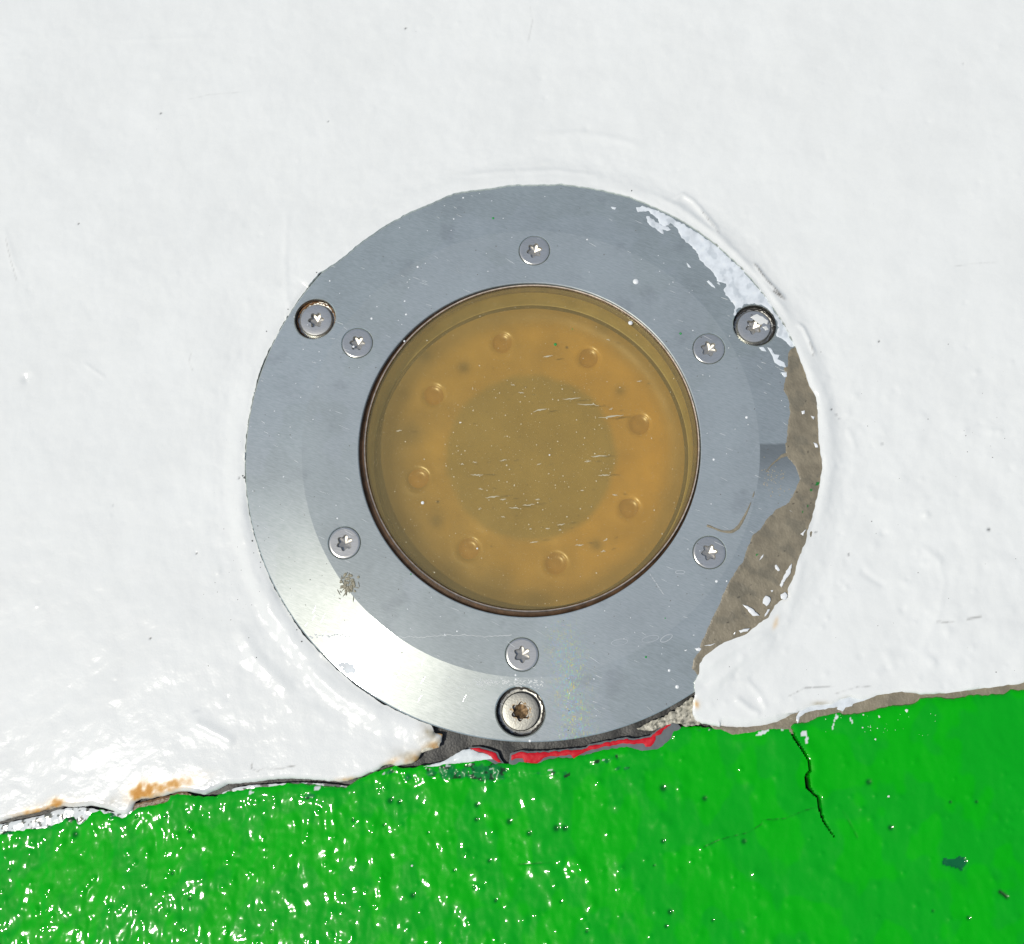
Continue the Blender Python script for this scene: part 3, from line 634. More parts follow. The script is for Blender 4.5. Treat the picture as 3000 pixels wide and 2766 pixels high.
def screw_mesh(name, R, n, dome, sr, depth, flare=1.2):
    "head with a six lobed recess; returns head mesh and recess mesh (origin on the head's face)"
    a = np.arange(n) * 2 * np.pi / n
    star = sr * (1 + .17 * np.cos(6 * a)) * (1 - .0 * a); star = np.where(True, star, star)
    P = []
    rs = [(None, 0)] + [(q, 0) for q in (.62,)] + [(.86, -dome * .25), (.95, -dome * .6), (.985, -dome - .8), (1, -dome - 2.6), (1, -dome - 14)]
    V = [np.stack([(star + 1.2) * np.cos(a), (star + 1.2) * np.sin(a), np.zeros(n)], 1)]
    for f, z in rs[1:]: V.append(np.stack([R * f * np.cos(a), R * f * np.sin(a), np.full(n, z)], 1))
    i = np.arange(n); j = (i + 1) % n; m = len(V)
    F = np.concatenate([np.stack([k * n + i, (k + 1) * n + i, (k + 1) * n + j, k * n + j], 1) for k in range(m - 1)])
    head = mesh_np(name, np.concatenate(V), [F], True, sharp=28)
    S = [np.stack([(star + 1.2) * np.cos(a), (star + 1.2) * np.sin(a), np.zeros(n)], 1), np.stack([star * np.cos(a), star * np.sin(a), np.full(n, -1.4)], 1),
         np.stack([star * .93 * np.cos(a), star * .93 * np.sin(a), np.full(n, -depth)], 1), np.stack([sr * .45 * np.cos(a), sr * .45 * np.sin(a), np.full(n, -depth - 3)], 1),
         np.stack([.2 * np.cos(a), .2 * np.sin(a), np.full(n, -depth - 6)], 1)]
    F = np.concatenate([np.stack([k * n + i, k * n + j, (k + 1) * n + j, (k + 1) * n + i], 1)[:, ::-1] for k in range(4)])
    sock = mesh_np('star_recess', np.concatenate(S), [F], True, sharp=24)
    return head, sock
hf_, sf_ = screw_mesh('countersunk_screw', 44.6, 72, .0, 19.5, 11)
hb_, sb_ = screw_mesh('counterbored_screw', 49.0, 72, 1.8, 20.5, 15)
hb_.materials.append(M_screw); sb_.materials.append(M_socket); hf_.materials.append(M_screw); sf_.materials.append(M_socket)
hr = hb_.copy(); hr.materials[0] = M_rusty; sr_ = sb_.copy(); sr_.materials[0] = M_rustsock
rot6 = [10, 40, 5, 30, 20, -8]
for k, (c, a) in enumerate(zip(C6, rot6)):
    o = part('countersunk_screw', hf_, None, (c[0], c[1], -.4)); o.rotation_euler = (math.radians((-1) ** k * .6), math.radians(.5 * (k % 3 - 1)), math.radians(a))
    s = bpy.data.objects.new('star_recess', sf_); col.objects.link(s); s.parent = o
lab3 = {0: 'recessed screw splashed with white paint', 1: 'recessed screw with a rusty star socket', 2: 'recessed screw with a rust stained bore'}
wash = {}
for k, c in enumerate(C3):
    f = R3[k] / 61.5
    o = part('counterbored_screw', hr if k == 1 else hb_, None, (c[0], c[1], -23)); o.rotation_euler = (math.radians(1.2), math.radians(-2.0), math.radians([12, 22, 0][k])); o.scale = (f * .99, f * .99, 1); o['label'] = lab3[k]
    s = bpy.data.objects.new('star_recess', sr_ if k == 1 else sb_); col.objects.link(s); s.parent = o
    me = lathe('bore_floor', [(R3[k] - .3, -13), (R3[k] - 1.2, -33.5), (R3[k] - 6, -35), (R3[k] - 8, -35.5), (20, -35.5)], 72, sharp=40)
    part('bore_liner', me, M_bore, (c[0], c[1], 0))
    # ring of grime packed round the head
    rk = np.random.RandomState(40 + k); n = 90; a = np.arange(n) * 2 * np.pi / n; V = []
    wv = 2.4 + 2.2 * perlin(a * 9, a * 0 + k * 7., 1.3, 3); 
    for q, (fr, z) in enumerate(((0, -35), (.4, -30), (1, -29), (1.5, -34))):
        r = R3[k] - 1.5 - fr * np.clip(wv, .6, 6) * 1.4; V.append(np.stack([r * np.cos(a), r * np.sin(a), z + rk.uniform(-1, 1, n)], 1))
    i = np.arange(n); j = (i + 1) % n
    F = np.concatenate([np.stack([q * n + i, (q + 1) * n + i, (q + 1) * n + j, q * n + j], 1) for q in range(3)])
    part('grime_ring', mesh_np('grime_ring', np.concatenate(V), [F]), M_boredirt if k != 2 else simple('rust_grime', (.20, .095, .03), .6, 0, .5, 8, .5, 4), (c[0], c[1], 0))

# lens, its edge and the cavity behind it
GX, GY = 6.0, 5.5
glass_prof = [(.5, -6), (180, -6), (380, -6), (466, -6), (470, -6), (472.5, -7.5), (475, -20), (470, -21), (200, -21), (.5, -21)]
glass = part('lens_glass', lathe('lens_glass', glass_prof, 200, sharp=25), M_glass, (GX, GY, 0))
part('lens_edge_band', lathe('lens_edge_band', [(474.5, -9), (476, -5.6), (478.6, -5.2), (480.2, -8), (480.6, -30)], 200, sharp=50), M_edge, (GX, GY, 0))
part('brown_gasket', lathe('brown_gasket', [(RI - .5, -14), (RI - 2.5, -17), (484, -20), (478, -22), (468, -23.5)], 200, sharp=50), M_gasket, (0, 0, 0))
ZP = -92.0
PC = unp([(1000 + 955 * .579, 780 + 955 * .579)], ZP)[0]
def wallmesh(name, prof):
    me = lathe(name, [(r, z) for r, z, f in prof], 200, sharp=50); co = np.empty(len(me.vertices) * 3, np.float32); me.vertices.foreach_get('co', co); co = co.reshape(-1, 3)
    f = np.repeat([f for r, z, f in prof], 200); co[:, 0] += PC[0] * f * U; co[:, 1] += PC[1] * f * U; me.vertices.foreach_set('co', co.ravel()); me.update(); return me
part('cavity_wall', wallmesh('cavity_wall', [(474, -22, 0), (471, -34, .1), (469, -55, .5), (467, -74, .9), (462, -86, 1), (452, -89, 1)]), M_wall, (0, 0, 0))
part('cavity_seal', wallmesh('cavity_seal', [(461, -87, 1), (456, -84, 1), (451, -84, 1), (447, -89, 1)]), M_dark, (0, 0, 0))
def ipt(x, y): # positions seen in the close crop of the lens
    p = unp([(1000 + x * .579, 780 + y * .579)], ZP)[0]; return p
LED = [ipt(*p) for p in ((810,388),(1250,465),(1508,800),(1455,1225),(1085,1505),(645,1430),(390,1077),(465,652))]
SPOT = [(620,512,26,.5),(1410,632,24,.45),(1290,1412,26,.5),(480,1290,28,.45),(345,850,52,.38),(320,650,34,.25),(425,452,24,.55),(960,1300,0,0),(760,1640,90,.45),(980,1690,70,.4),(560,1560,70,.3),(1330,310,30,.35),(400,420,70,.3)]
cen = ipt(957, 962)
def optic():
    nr, na = 92, 300; r = np.linspace(.5, 450, nr); a = np.arange(na) * 2 * np.pi / na
    Rr, Aa = np.meshgrid(r, a, indexing='ij'); X = Rr * np.cos(Aa) + PC[0]; Y = Rr * np.sin(Aa) + PC[1]
    rc = np.hypot(X - cen[0], Y - cen[1])
    z = .7 * sstep(275, 225, rc) + 6 * sstep(400, 442, Rr) + .8 * fbm(X, Y, 90, 2, 5)
    for c in LED:
        d = np.hypot(X - c[0], Y - c[1]); z += 1.2 * np.exp(-((d - 40) / 10.) ** 2) - 8.5 * (1 - sstep(17, 38, d))
        e = np.hypot(X - c[0] * .86, Y - c[1] * .86 - 4); z -= 2.0 * np.exp(-(e / 20) ** 2)
    am = np.array((.48, .305, .078)); am2 = np.array((.60, .345, .066)); tan = np.array((.345, .255, .09)); ed = np.array((.26, .18, .07))
    C = np.empty(X.shape + (3,)); C[:] = am
    t = sstep(-250, 430, X)[..., None]; C = C * (1 - t) + am2 * t  # glow gathering towards the right, painted in as a warmer tone
    n = fbm(X, Y, 130, 3, 9)[..., None]; C = C * (1 + .16 * n)
    t = sstep(262, 234, rc + 5 * perlin(X, Y, 60, 8))[..., None]; C = C * (1 - t) + tan * t
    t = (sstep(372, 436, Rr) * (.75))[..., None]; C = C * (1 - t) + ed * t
    t = (sstep(-200, -430, X + .2 * Y) * sstep(240, 430, Rr) * .75)[..., None]; C = C * (1 - t) + np.array((.12, .085, .04)) * t  # bezel's shadow on the left of the plate, painted into its colour
    for c in LED:
        d = np.hypot(X - c[0], Y - c[1]); C = C * (1 - .16 * np.exp(-(d / 27) ** 4))[..., None]
    for x, y, s, f in SPOT:
        if not s: continue
        c = ipt(x, y); d = np.hypot(X - c[0], Y - c[1]); q = (min(.8, f * 1.35) * np.exp(-(d / s / .75) ** 2))[..., None]; C = C * (1 - q) + np.array((.10, .075, .035)) * q
    V = np.stack([X.ravel(), Y.ravel(), z.ravel()], 1); i = np.arange(na); j = (i + 1) % na
    F = np.concatenate([np.stack([k * na + i, (k + 1) * na + i, (k + 1) * na + j, k * na + j], 1) for k in range(nr - 1)])
    return mesh_np('optic_plate', V, [F], True, C.reshape(-1, 3))
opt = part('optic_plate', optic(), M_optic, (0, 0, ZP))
def dome():
    na = 48; V = []; prof = [(.3, -6.2), (8, -6.6), (14, -6.9), (19, -6.5), (23, -5.6), (27, -4.0), (30, -2.6), (33, -2.2), (34, -4)]
    a = np.arange(na) * 2 * np.pi / na; C = []
    for r, z in prof:
        V.append(np.stack([r * np.cos(a), r * np.sin(a), np.full(na, z)], 1)); C.append(np.tile(np.array((.42, .225, .04)), (na, 1)))
    i = np.arange(na); j = (i + 1) % na
    F = np.concatenate([np.stack([k * na + i, (k + 1) * na + i, (k + 1) * na + j, k * na + j], 1) for k in range(len(prof) - 1)])
    return mesh_np('led_lens', np.concatenate(V), [F], True, np.concatenate(C))
dm = dome(); dm.materials.append(M_optic)
for c in LED:
    o = link('led_lens', dm, None, opt, (c[0], c[1], ZP + .2))

# ------------------------------------------------------------------ marks on the lamp
def tri_poly(name, pts3, mat, parent, th=1.0, colour=None, **kw):
    "a small flake: outline with its own thickness and softened top edge"
    P = np.array(pts3); n = len(P); c = P.mean(0)
    top = P.copy(); top[:, :2] = c[:2] + (P[:, :2] - c[:2]) * .86; top[:, 2] += th
    mid = P.copy(); mid[:, 2] += th * .7; mid[:, :2] = c[:2] + (P[:, :2] - c[:2]) * .97
    bot = P.copy(); bot[:, 2] -= .8
    V = np.concatenate([top, mid, bot]); i = np.arange(n); j = (i + 1) % n
    T = tessellate_polygon([[Vector((p[0], p[1], 0)) for p in P]]); T = np.array(T) if len(T) else np.zeros((0, 3), int)
    if len(T):
        a = P[T]; ar = (a[:, 1, 0] - a[:, 0, 0]) * (a[:, 2, 1] - a[:, 0, 1]) - (a[:, 2, 0] - a[:, 0, 0]) * (a[:, 1, 1] - a[:, 0, 1]); T[ar < 0] = T[ar < 0][:, ::-1]
    A = P[:, 0] @ np.roll(P[:, 1], -1) - P[:, 1] @ np.roll(P[:, 0], -1)
    Q = np.concatenate([np.stack([i, n + i, n + j, j], 1), np.stack([n + i, 2 * n + i, 2 * n + j, n + j], 1)])
    if A < 0: Q = Q[:, ::-1]
    me = mesh_np(name, V, [T, Q], True, np.tile(np.array(colour if colour else (.8, .8, .8)), (len(V), 1)), {'rough': np.zeros(len(V))}, sharp=60)
    o = link(name, me, mat, parent)
    o.location = -wloc[parent.name] * U
    for k, v in kw.items(): o[k] = v
    return o
def flake(name, img, mat, parent, colour, z=None, th=1.2, jit=.8, **kw):
    P = unp(img, -12 if z is None else z); P = densify(P, 5); P = jitter(P, jit, 7, 19)
    zz = ringz(np.hypot(*P.T)) + .2 if z is None else np.full(len(P), z)
    return tri_poly(name, np.column_stack([P, zz]), mat, parent, th, colour, **kw)
def onring(px, py, z=None):
    p = unp([(px, py)], -8 if z is None else z)[0]; return p[0], p[1], (float(ringz(np.array(math.hypot(*p)))) if z is None else z)
WH = (.80, .815, .81)
# white paint dragged over the upper right of the ring
def smear_z(X, Y, D): return np.maximum(ringz(np.minimum(np.hypot(X, Y), RO)), ZR) + 1.0 + .5 * fbm(X, Y, 20, 2, 3)
def smear_c(X, Y, D, C):
    t = sstep(.12, .5, fbm(X * 1.2, Y * .9, 34, 3, 44))[..., None] * .42; C = C * (1 - t) + np.array((.42, .47, .50)) * t; return C
sm = small_coat('white_paint_smear', [(1862,605),(1868,622),(1880,620),(1899,616),(1912,628),(1925,640),(1930,655),(1948,665),(1965,652),(1984,668),(1990,690),(1999,702),(2024,718),(2040,742),(2049,762),(2074,786),(2094,811),(2100,826),(2124,834),(2118,850),(2127,869),
   (2140,886),(2150,899),(2146,930),(2152,926),(2160,908),(2180,894),(2211,890),(2240,896),(2262,915),(2276,940),(2278,962),(2272,982),(2298,998),(2318,1016),(2332,1014),(2300,950),(2240,860),(2176,786),(2102,718),(2042,676),(1981,640),(1930,614),(1885,600)],
   0, (.76, .80, .82), M_white, lamp, z0=-16, zf=lambda X, Y, D: smear_z(X, Y, D), cf=smear_c, jit=3.4, jw=10, step=2.6, skirt=1.6)
sm.location = -wloc[lamp.name] * U
sm2 = small_coat('white_paint_smear', [(1889,632),(1900,628),(1916,642),(1930,652),(1960,662),(1968,675),(1955,678),(1938,672),(1950,688),(1954,692),(1936,684),(1922,672),(1905,664),(1896,650)], 0, (.74, .78, .80), M_white, lamp, z0=-16, zf=lambda X, Y, D: smear_z(X, Y, D), cf=smear_c, jit=3.2, jw=9, step=2.4, skirt=1.4)
sm2.location = -wloc[lamp.name] * U
for pts in ([(2223,1019),(2236,1016),(2246,1030),(2232,1028)], [(2248,1016),(2258,1018),(2268,1036),(2285,1039),(2278,1052),(2300,1062),(2304,1075),(2286,1072),(2270,1062),(2262,1040)], [(2288,1090),(2306,1090),(2306,1103),(2298,1104)],
            [(2070,826),(2076,822),(2092,838),(2096,846),(2084,840)], [(2011,771),(2018,776),(2024,786),(2016,784)], [(1790,604),(1806,606),(1802,612),(1794,610)], [(2100,829),(2106,826),(2110,836)]):
    flake('white_paint_dab', pts, M_white, lamp, (.76, .8, .82), None, 1.1)
# taupe paint over the right of the ring
TL = [(2318,1019),(2308,1039),(2308,1074),(2293,1079),(2303,1099),(2293,1144),(2308,1169),(2313,1209),(2306,1248),(2303,1300),(2309,1240),(2304,1263),(2299,1307),(2301,1334),(2309,1346),(2328,1366),(2343,1404),(2326,1443),(2309,1473),(2275,1492),(2245,1521),(2226,1551),
      (2202,1570),(2187,1604),(2175,1643),(2148,1682),(2131,1711),(2114,1745),(2107,1770),(2090,1799),(2075,1833),(2055,1877),(2046,1911),(2031,1930),(2026,1960),(2041,1976)]
TL = [p for p in TL if p != (2309,1240)]
TR = [(2352,1010),(2380,1090),(2410,1164),(2416,1248),(2426,1336),(2426,1419),(2400,1507),(2380,1590),(2350,1690),(2330,1760),(2290,1800),(2240,1846),(2130,1900),(2080,1950),(2060,1985)]
def tz(X, Y, D):
    r = np.hypot(X, Y); return ringz(np.minimum(r, RO)) + .9 - 6 * sstep(RO, RO + 40, r) + .35 + 1.1 * np.clip(fbm(X, Y, 46, 4, 29), -.6, .9) * sstep(0, 12, D)
def tcol(X, Y, D, C):
    dk = sstep(.1, .5, fbm(X * 1.1 + Y * .5, Y, 60, 4, 92))[..., None] * .45; C = C * (1 - dk) + np.array((.15, .14, .105)) * dk
    g = (stain(X, Y, [(2392,1418,10,7,1,0),(2375,1436,4,4,1,0),(2366,1484,4,5,.9,0),(2350,1500,4,4,.8,0),(2214,1627,3,3,1,0)], -24, 5) > .5)[..., None]; C = np.where(g, np.array((.01, .20, .03)), C)
    sp = ((fbm(X, Y, 11, 2, 97) > .95))[..., None]; return np.where(sp, C * .35, C)
tp = small_coat('taupe_paint_smear', TL + TR[::-1], 0, TAUPE, M_taupe, lamp, z0=-20, zf=tz, cf=tcol, jit=2.2, step=3.2, skirt=1.6)
tp.location = -wloc[lamp.name] * U
for pts in ([(2174,1770),(2190,1775),(2206,1785),(2218,1797),(2225,1803),(2210,1806),(2200,1800),(2186,1783)], [(2236,1755),(2244,1743),(2250,1748),(2258,1752),(2256,1766),(2246,1776),(2234,1768)], [(2240,1800),(2250,1786),(2256,1784),(2250,1798),(2240,1808)],
            [(2210,1653),(2222,1640),(2238,1622),(2236,1632),(2222,1646)], [(2268,1655),(2276,1654),(2284,1670),(2280,1674),(2272,1668)], [(2284,1714),(2294,1690),(2306,1668),(2320,1650),(2316,1680),(2300,1700),(2290,1720)], [(2287,1742),(2300,1734),(2308,1744),(2300,1758),(2288,1754)],
            [(2164,1848),(2180,1842),(2196,1840),(2190,1850),(2170,1854)], [(2148,1856),(2156,1850),(2152,1860)], [(2036,1900),(2048,1896),(2056,1901),(2050,1908),(2040,1906)], [(2004,1906),(2014,1903),(2010,1908)], [(2383,1296),(2392,1298),(2398,1312),(2390,1312)],
            [(2348,1204),(2356,1203),(2358,1212),(2350,1214)], [(2316,1216),(2324,1214),(2326,1220)], [(2376,1218),(2386,1222),(2382,1230)], [(2344,1565),(2362,1550),(2352,1568)], [(2256,1730),(2266,1728),(2260,1735)],
            [(2270,1560),(2282,1545),(2276,1560)], [(2062,1892),(2082,1888),(2096,1884),(2086,1892)]):
    flake('white_paint_fleck', pts, M_white, lamp, WH, -10 if pts[0][0] < 2240 else -17, 2.0, 1.9)
# taupe squiggles
def ribbon(name, img, widths, mat, parent, colour, th=1.6, z=None, **kw):
    L = unp(img, -6); L2 = []
    t = np.linspace(0, 1, len(L)); s = np.linspace(0, 1, len(L) * 5); x = np.interp(s, t, L[:, 0]); y = np.interp(s, t, L[:, 1]); w = np.interp(s, t, widths) * (1 + .25 * perlin(x, y, 9, 5))
    for _ in range(3):
        x[1:-1] = (x[:-2] + 2 * x[1:-1] + x[2:]) / 4; y[1:-1] = (y[:-2] + 2 * y[1:-1] + y[2:]) / 4
    dx, dy = np.gradient(x), np.gradient(y); n = np.hypot(dx, dy) + 1e-9; nx, ny = -dy / n, dx / n
    zz = ringz(np.hypot(x, y)) if z is None else np.full(len(x), z)
    prof = ((-1, -.6), (-.75, .7), (0, 1), (.75, .7), (1, -.6))
    V = np.concatenate([np.stack([x + nx * w * .5 * a, y + ny * w * .5 * a, zz + b * th * np.minimum(1, w / 3)], 1) for a, b in prof]); m = len(x); i = np.arange(m - 1)
    F = np.concatenate([np.stack([(k + 1) * m + i, k * m + i, k * m + i + 1, (k + 1) * m + i + 1], 1)[:, ::-1] for k in range(4)])
    me = mesh_np(name, V, [F], True, np.tile(np.array(colour), (len(V), 1)), {'rough': np.zeros(len(V))})
    o = link(name, me, mat, parent); o.location = -wloc[parent.name] * U
    for k, v in kw.items(): o[k] = v
    return o
ribbon('taupe_paint_streak', [(2070,1541),(2078,1543),(2090,1548),(2114,1558),(2143,1560),(2163,1546),(2182,1512),(2192,1490),(2199,1473)], [7, 8, 6, 7, 10, 10, 7, 5, 2], M_taupe, lamp, TAUPE, 2.2)
ribbon('taupe_paint_streak', [(2204,1459),(2207,1450),(2209,1441)], [2, 4, 2], M_taupe, lamp, TAUPE)
ribbon('taupe_paint_streak', [(2306,1330),(2290,1336),(2278,1347),(2262,1360),(2250,1375),(2243,1384)], [13, 8, 5, 4, 3, 2], M_taupe, lamp, TAUPE, 1.8)
# residue line and scratches on the steel
RES = (.62, .64, .63)
M_res = m_paint('lime_residue', .5, .2, .2, .2)
xs_ = np.linspace(1160, 1500, 60); rz = np.random.RandomState(3)
ribbon('residue_line', [(x, 1864 + 4 * math.sin(x / 37.) + rz.uniform(-3, 3) - (6 * max(0, (x - 1400) / 100))) for x in xs_], [1.6] * 60, M_res, lamp, RES, .5)
def scatter(name, items, mat, colour, th=.8, stuff=True, nn=7, z=None, parent=None, seed=1):
    "many tiny dried specks joined as one part; items: (px, py, rx, ry, angle)"
    r = np.random.RandomState(seed); V = []; T = []; b = 0
    for px, py, rx, ry, an in items:
        x, y, zz = onring(px, py, z); a = np.arange(nn) * 2 * np.pi / nn; q = r.uniform(.65, 1.25, nn)
        ux = rx * q * np.cos(a); uy = ry * q * np.sin(a); c, s = math.cos(an), math.sin(an)
        X = x + ux * c - uy * s; Y = y + ux * s + uy * c
        V.append(np.concatenate([np.stack([X, Y, np.full(nn, zz - .3)], 1), np.stack([x + (X - x) * .7, y + (Y - y) * .7, np.full(nn, zz + th * .8)], 1), [[x, y, zz + th]]]))
        for i in range(nn):
            j = (i + 1) % nn; T += [(b + i, b + j, b + nn + j), (b + i, b + nn + j, b + nn + i), (b + nn + i, b + nn + j, b + 2 * nn)]
        b += 2 * nn + 1
    V = np.concatenate(V); me = mesh_np(name, V, [np.array(T)], True, np.tile(np.array(colour), (len(V), 1)), {'rough': np.zeros(len(V))})
    par = parent or lamp; o = link(name, me, mat, par); o.location = -wloc[par.name] * U
    if stuff: o['kind'] = 'stuff'
    return o
R_ = np.random.RandomState(12)
scatter('lime_residue_specks', [(R_.uniform(1390, 1590), 2000 + R_.normal(0, 6) - (0.08 * (R_.uniform(0, 1))), R_.uniform(2, 6), R_.uniform(1, 2.4), R_.uniform(-.7, .7)) for i in range(110)], M_res, (.66, .68, .66), .5)
scatter('lime_residue_specks', [(905 + 7.5 * i + R_.uniform(-3, 3), 1862 + R_.normal(0, 3), R_.uniform(3, 7), R_.uniform(1.6, 3.6), R_.uniform(-.5, .5)) for i in range(32)], M_res, (.74, .76, .75), .9, seed=4)
def on_metal(n, seed, rmin=500, rmax=815):
    r = np.random.RandomState(seed); out = []
    while len(out) < n:
        x, y = r.uniform(720, 2330), r.uniform(540, 2170); p = unp([(x, y)], -8)[0]; q = math.hypot(*p)
        if rmin < q < rmax: out.append((x, y))
    return out
scatter('white_paint_spatter', [(x, y, R_.uniform(1.0, 2.6), R_.uniform(1.0, 2.2), 0) for x, y in on_metal(120, 5)], M_chip, (.78, .8, .8), .8)
scatter('dirt_specks', [(x, y, R_.uniform(.9, 2.4), R_.uniform(.9, 2.0), 0) for x, y in on_metal(110, 6)], M_chip, (.12, .11, .09), .6)
sr2 = on_metal(120, 8)
scatter('fine_scratches', [(x, y, R_.uniform(7, 24), R_.uniform(.35, .6), R_.normal(-.5, .12)) for x, y in sr2], M_res, (.74, .76, .75), .15, nn=6)
scatter('fine_scratches', [(1700, 1690, 1, 1, 0)] + [(1905 + i * 6, 1685 + i * 9, 6.5, .7, -.95) for i in range(7)], M_res, (.8, .8, .78), .2, nn=6)
DROPS = [(1862,828,8.5),(1847,946,6.5),(1037,1018,3.6),(1225,785,3.5),(990,1520,2.6),(1090,936,3.6),(1191,924,3.2),(1187,885,2.6),(964,819,2.6),(1329,640,2.4),(1356,574,3),(2186,1225,4),(2090,1348,3.4),(1961,1964,4),(1720,705,2.6),(1512,1990,3),(1511,1978,3),(1552,2171,4),(1985,2012,5.5),(2098,1704,4),(1186,1002,3),(2128,1703,2.4),(1340,1850,2.5)]
for x, y, r in DROPS:
    X, Y, Z = onring(x, y) if (x, y) != (1847, 946) else onring(x, y, -6)
    prof = [(.1, r * .42), (r * .5, r * .36), (r * .85, r * .18), (r, -.3)]
    o = part('white_paint_drop', lathe('white_paint_drop', prof, 20, sharp=80), None, (X, Y, Z)); o.data.materials.append(simple('drop_white', WH, .25, 0, .02, 20, 0)) if 'drop_white' not in bpy.data.materials else o.data.materials.append(bpy.data.materials['drop_white'])
MGD = simple('green_drop', (.01, .28, .05), .25, 0, .1, 20, 0)
for x, y, r, z in ((1445,640,4,None),(1993,980,3.8,None),(1627,1009,4.5,-6),(1892,1925,3.2,None),(1677,964,1.8,-6),(1205,1683,2.4,None),(1948,1812,2,None)):
    X, Y, Z = onring(x, y, z); part('green_paint_drop', lathe('green_paint_drop', [(.1, r * .5), (r * .6, r * .4), (r, -.3)], 16, sharp=80), MGD, (X, Y, Z))
# dried rings of water and dirt
M_stain = m_paint('dried_mark', .5, .1, .1, .2)
def oval(img, rx, ry, an, w, colour, name='dried_drip_ring'):
    n = 40; a = np.arange(n + 1) * 2 * np.pi / n; x0, y0 = img
    pts = [(x0 + rx * math.cos(t) * math.cos(an) - ry * math.sin(t) * math.sin(an), y0 - (rx * math.cos(t) * math.sin(an) + ry * math.sin(t) * math.cos(an))) for t in a]
    ribbon(name, pts, [w] * len(pts), M_stain, lamp, colour, .35)
oval((1815,1882), 24, 9, .15, 2.0, (.44, .48, .50)); oval((1905,1872), 25, 9, .2, 1.6, (.44, .48, .50)); oval((1952,1870), 19, 8, .5, 2.0, (.50, .53, .54)); oval((1992,1677), 14, 5, 0, 1.5, (.46, .49, .50)); oval((1355,785), 17, 17, 0, 1.5, (.30, .33, .34))
# crust of dirt on the inner step of the lower left
R_ = np.random.RandomState(77)
scatter('dirt_crust', [(1022 + R_.normal(0, 10), 1722 + R_.normal(0, 17), R_.uniform(3, 8), R_.uniform(2, 6), R_.uniform(0, 3)) for i in range(46)] + [(1022 + R_.normal(0, 20), 1716 + R_.normal(0, 22), R_.uniform(4, 11), R_.uniform(.8, 1.8), R_.uniform(0, 3)) for i in range(26)], M_taupe, (.34, .31, .22), 3.4, seed=6)
scatter('dirt_crust', [(2268 + R_.normal(0, 20), 1405 + R_.normal(0, 26), R_.uniform(1, 3.4), R_.uniform(.8, 2), R_.uniform(0, 3)) for i in range(60)], M_taupe, (.42, .36, .25), .8, seed=7)
small = small_coat('white_residue_patch', [(975,1945),(1000,1938),(1020,1938),(1036,1944),(1044,1962),(1048,1970),(1030,1976),(1010,1978),(996,1966)], 0, (.62, .66, .68), M_res, lamp, z0=-14, zf=lambda X, Y, D: smear_z(X, Y, D) - .5, jit=3, step=3, skirt=.8)
small.location = -wloc[lamp.name] * U

# paint splashed into the upper right bore
def local_flake(name, c, pts, z, colour, mat, th=.8):
    P = densify(np.array(pts, float) + np.array(c), 4); P = jitter(P, 1.6, 7, 5); tri_poly(name, np.column_stack([P, np.full(len(P), z)]), mat, lamp, th, colour)
c = C3[0]
local_flake('white_paint_dab', c, [(0, 34), (14, 37), (30, 28), (42, 14), (40, 2), (30, 8), (18, 4), (10, 12), (2, 20), (-8, 28)], -22.6, (.72, .73, .70), M_white, .9)
local_flake('white_paint_dab', c, [(22, -3), (36, -1), (42, -12), (32, -14)], -22.6, (.66, .67, .64), M_white, .8)

# scratches and dust on the lens
SC = [(1165,670,100,0),(1250,700,120,-.12),(1005,728,80,.15),(1365,760,140,.06),(1305,960,90,-.03),(1247,988,38,.1),(1330,1057,66,0),(685,1056,72,-.05),(765,1167,78,.02),(818,1180,36,0),(875,1223,58,-.1),(948,1208,66,.05),(820,982,40,.15),(675,992,26,-.1),(612,1001,18,.1),(1000,1002,26,.2),
      (1045,455,56,.15),(868,600,26,-.25),(910,640,34,-.1),(1365,722,24,.2),(975,1397,46,.05),(1205,1412,48,0),(1112,1306,44,.02),(1044,1328,26,0),(993,1180,28,0),(292,832,34,.15),(1508,581,30,0),(706,1128,26,-.2),(818,1269,24,-.2),(1384,1157,30,-.15),(1325,1443,28,.1),(1335,1385,24,.3),(700,1227,20,.3),(957,1329,14,0),(1107,1335,16,0),(1218,1135,18,-.2),(1350,372,22,-.1)]
M_scr = m_paint('lens_scratch', .55, .1, .1, .1)
rs = np.random.RandomState(2)
for x, y, L, an in SC:
    L *= .579 * .9; n = 9; t = np.linspace(-.5, .5, n); w = (1 - (2 * np.abs(t)) ** 1.2) * 1.3 * rs.uniform(.5, 1.5, n) + .25
    if L > 28: w *= 1.15
    off = rs.normal(0, .9, n); c, s = math.cos(an), math.sin(an); p0 = unp([(1000 + x * .579, 780 + y * .579)], -6)[0]
    top = [(p0[0] + u * L * c - (w[i] + off[i]) * s, p0[1] + u * L * s + (w[i] + off[i]) * c) for i, u in enumerate(t)]; bt = [(p0[0] + u * L * c - (-w[i] + off[i]) * s, p0[1] + u * L * s + (-w[i] + off[i]) * c) for i, u in enumerate(t)]
    P = np.array(bt + top[::-1]); P = np.column_stack([P, np.full(len(P), -6.0)])
    n2 = len(P); V = P.copy(); V[:, 2] += .35
    F = np.stack([np.arange(n - 1), np.arange(1, n), n2 - 2 - np.arange(n - 1), n2 - 1 - np.arange(n - 1)], 1)
    V = np.concatenate([V, P]); i = np.arange(n2); j = (i + 1) % n2
    F2 = np.stack([i, n2 + i, n2 + j, j], 1)
    me = mesh_np('scratch', V, [F, F2], False, np.tile(np.array((.50, .46, .33)), (len(V), 1)), {'rough': np.zeros(len(V))})
    o = link('scratch', me, M_scr, glass); o.location = -wloc[glass.name] * U
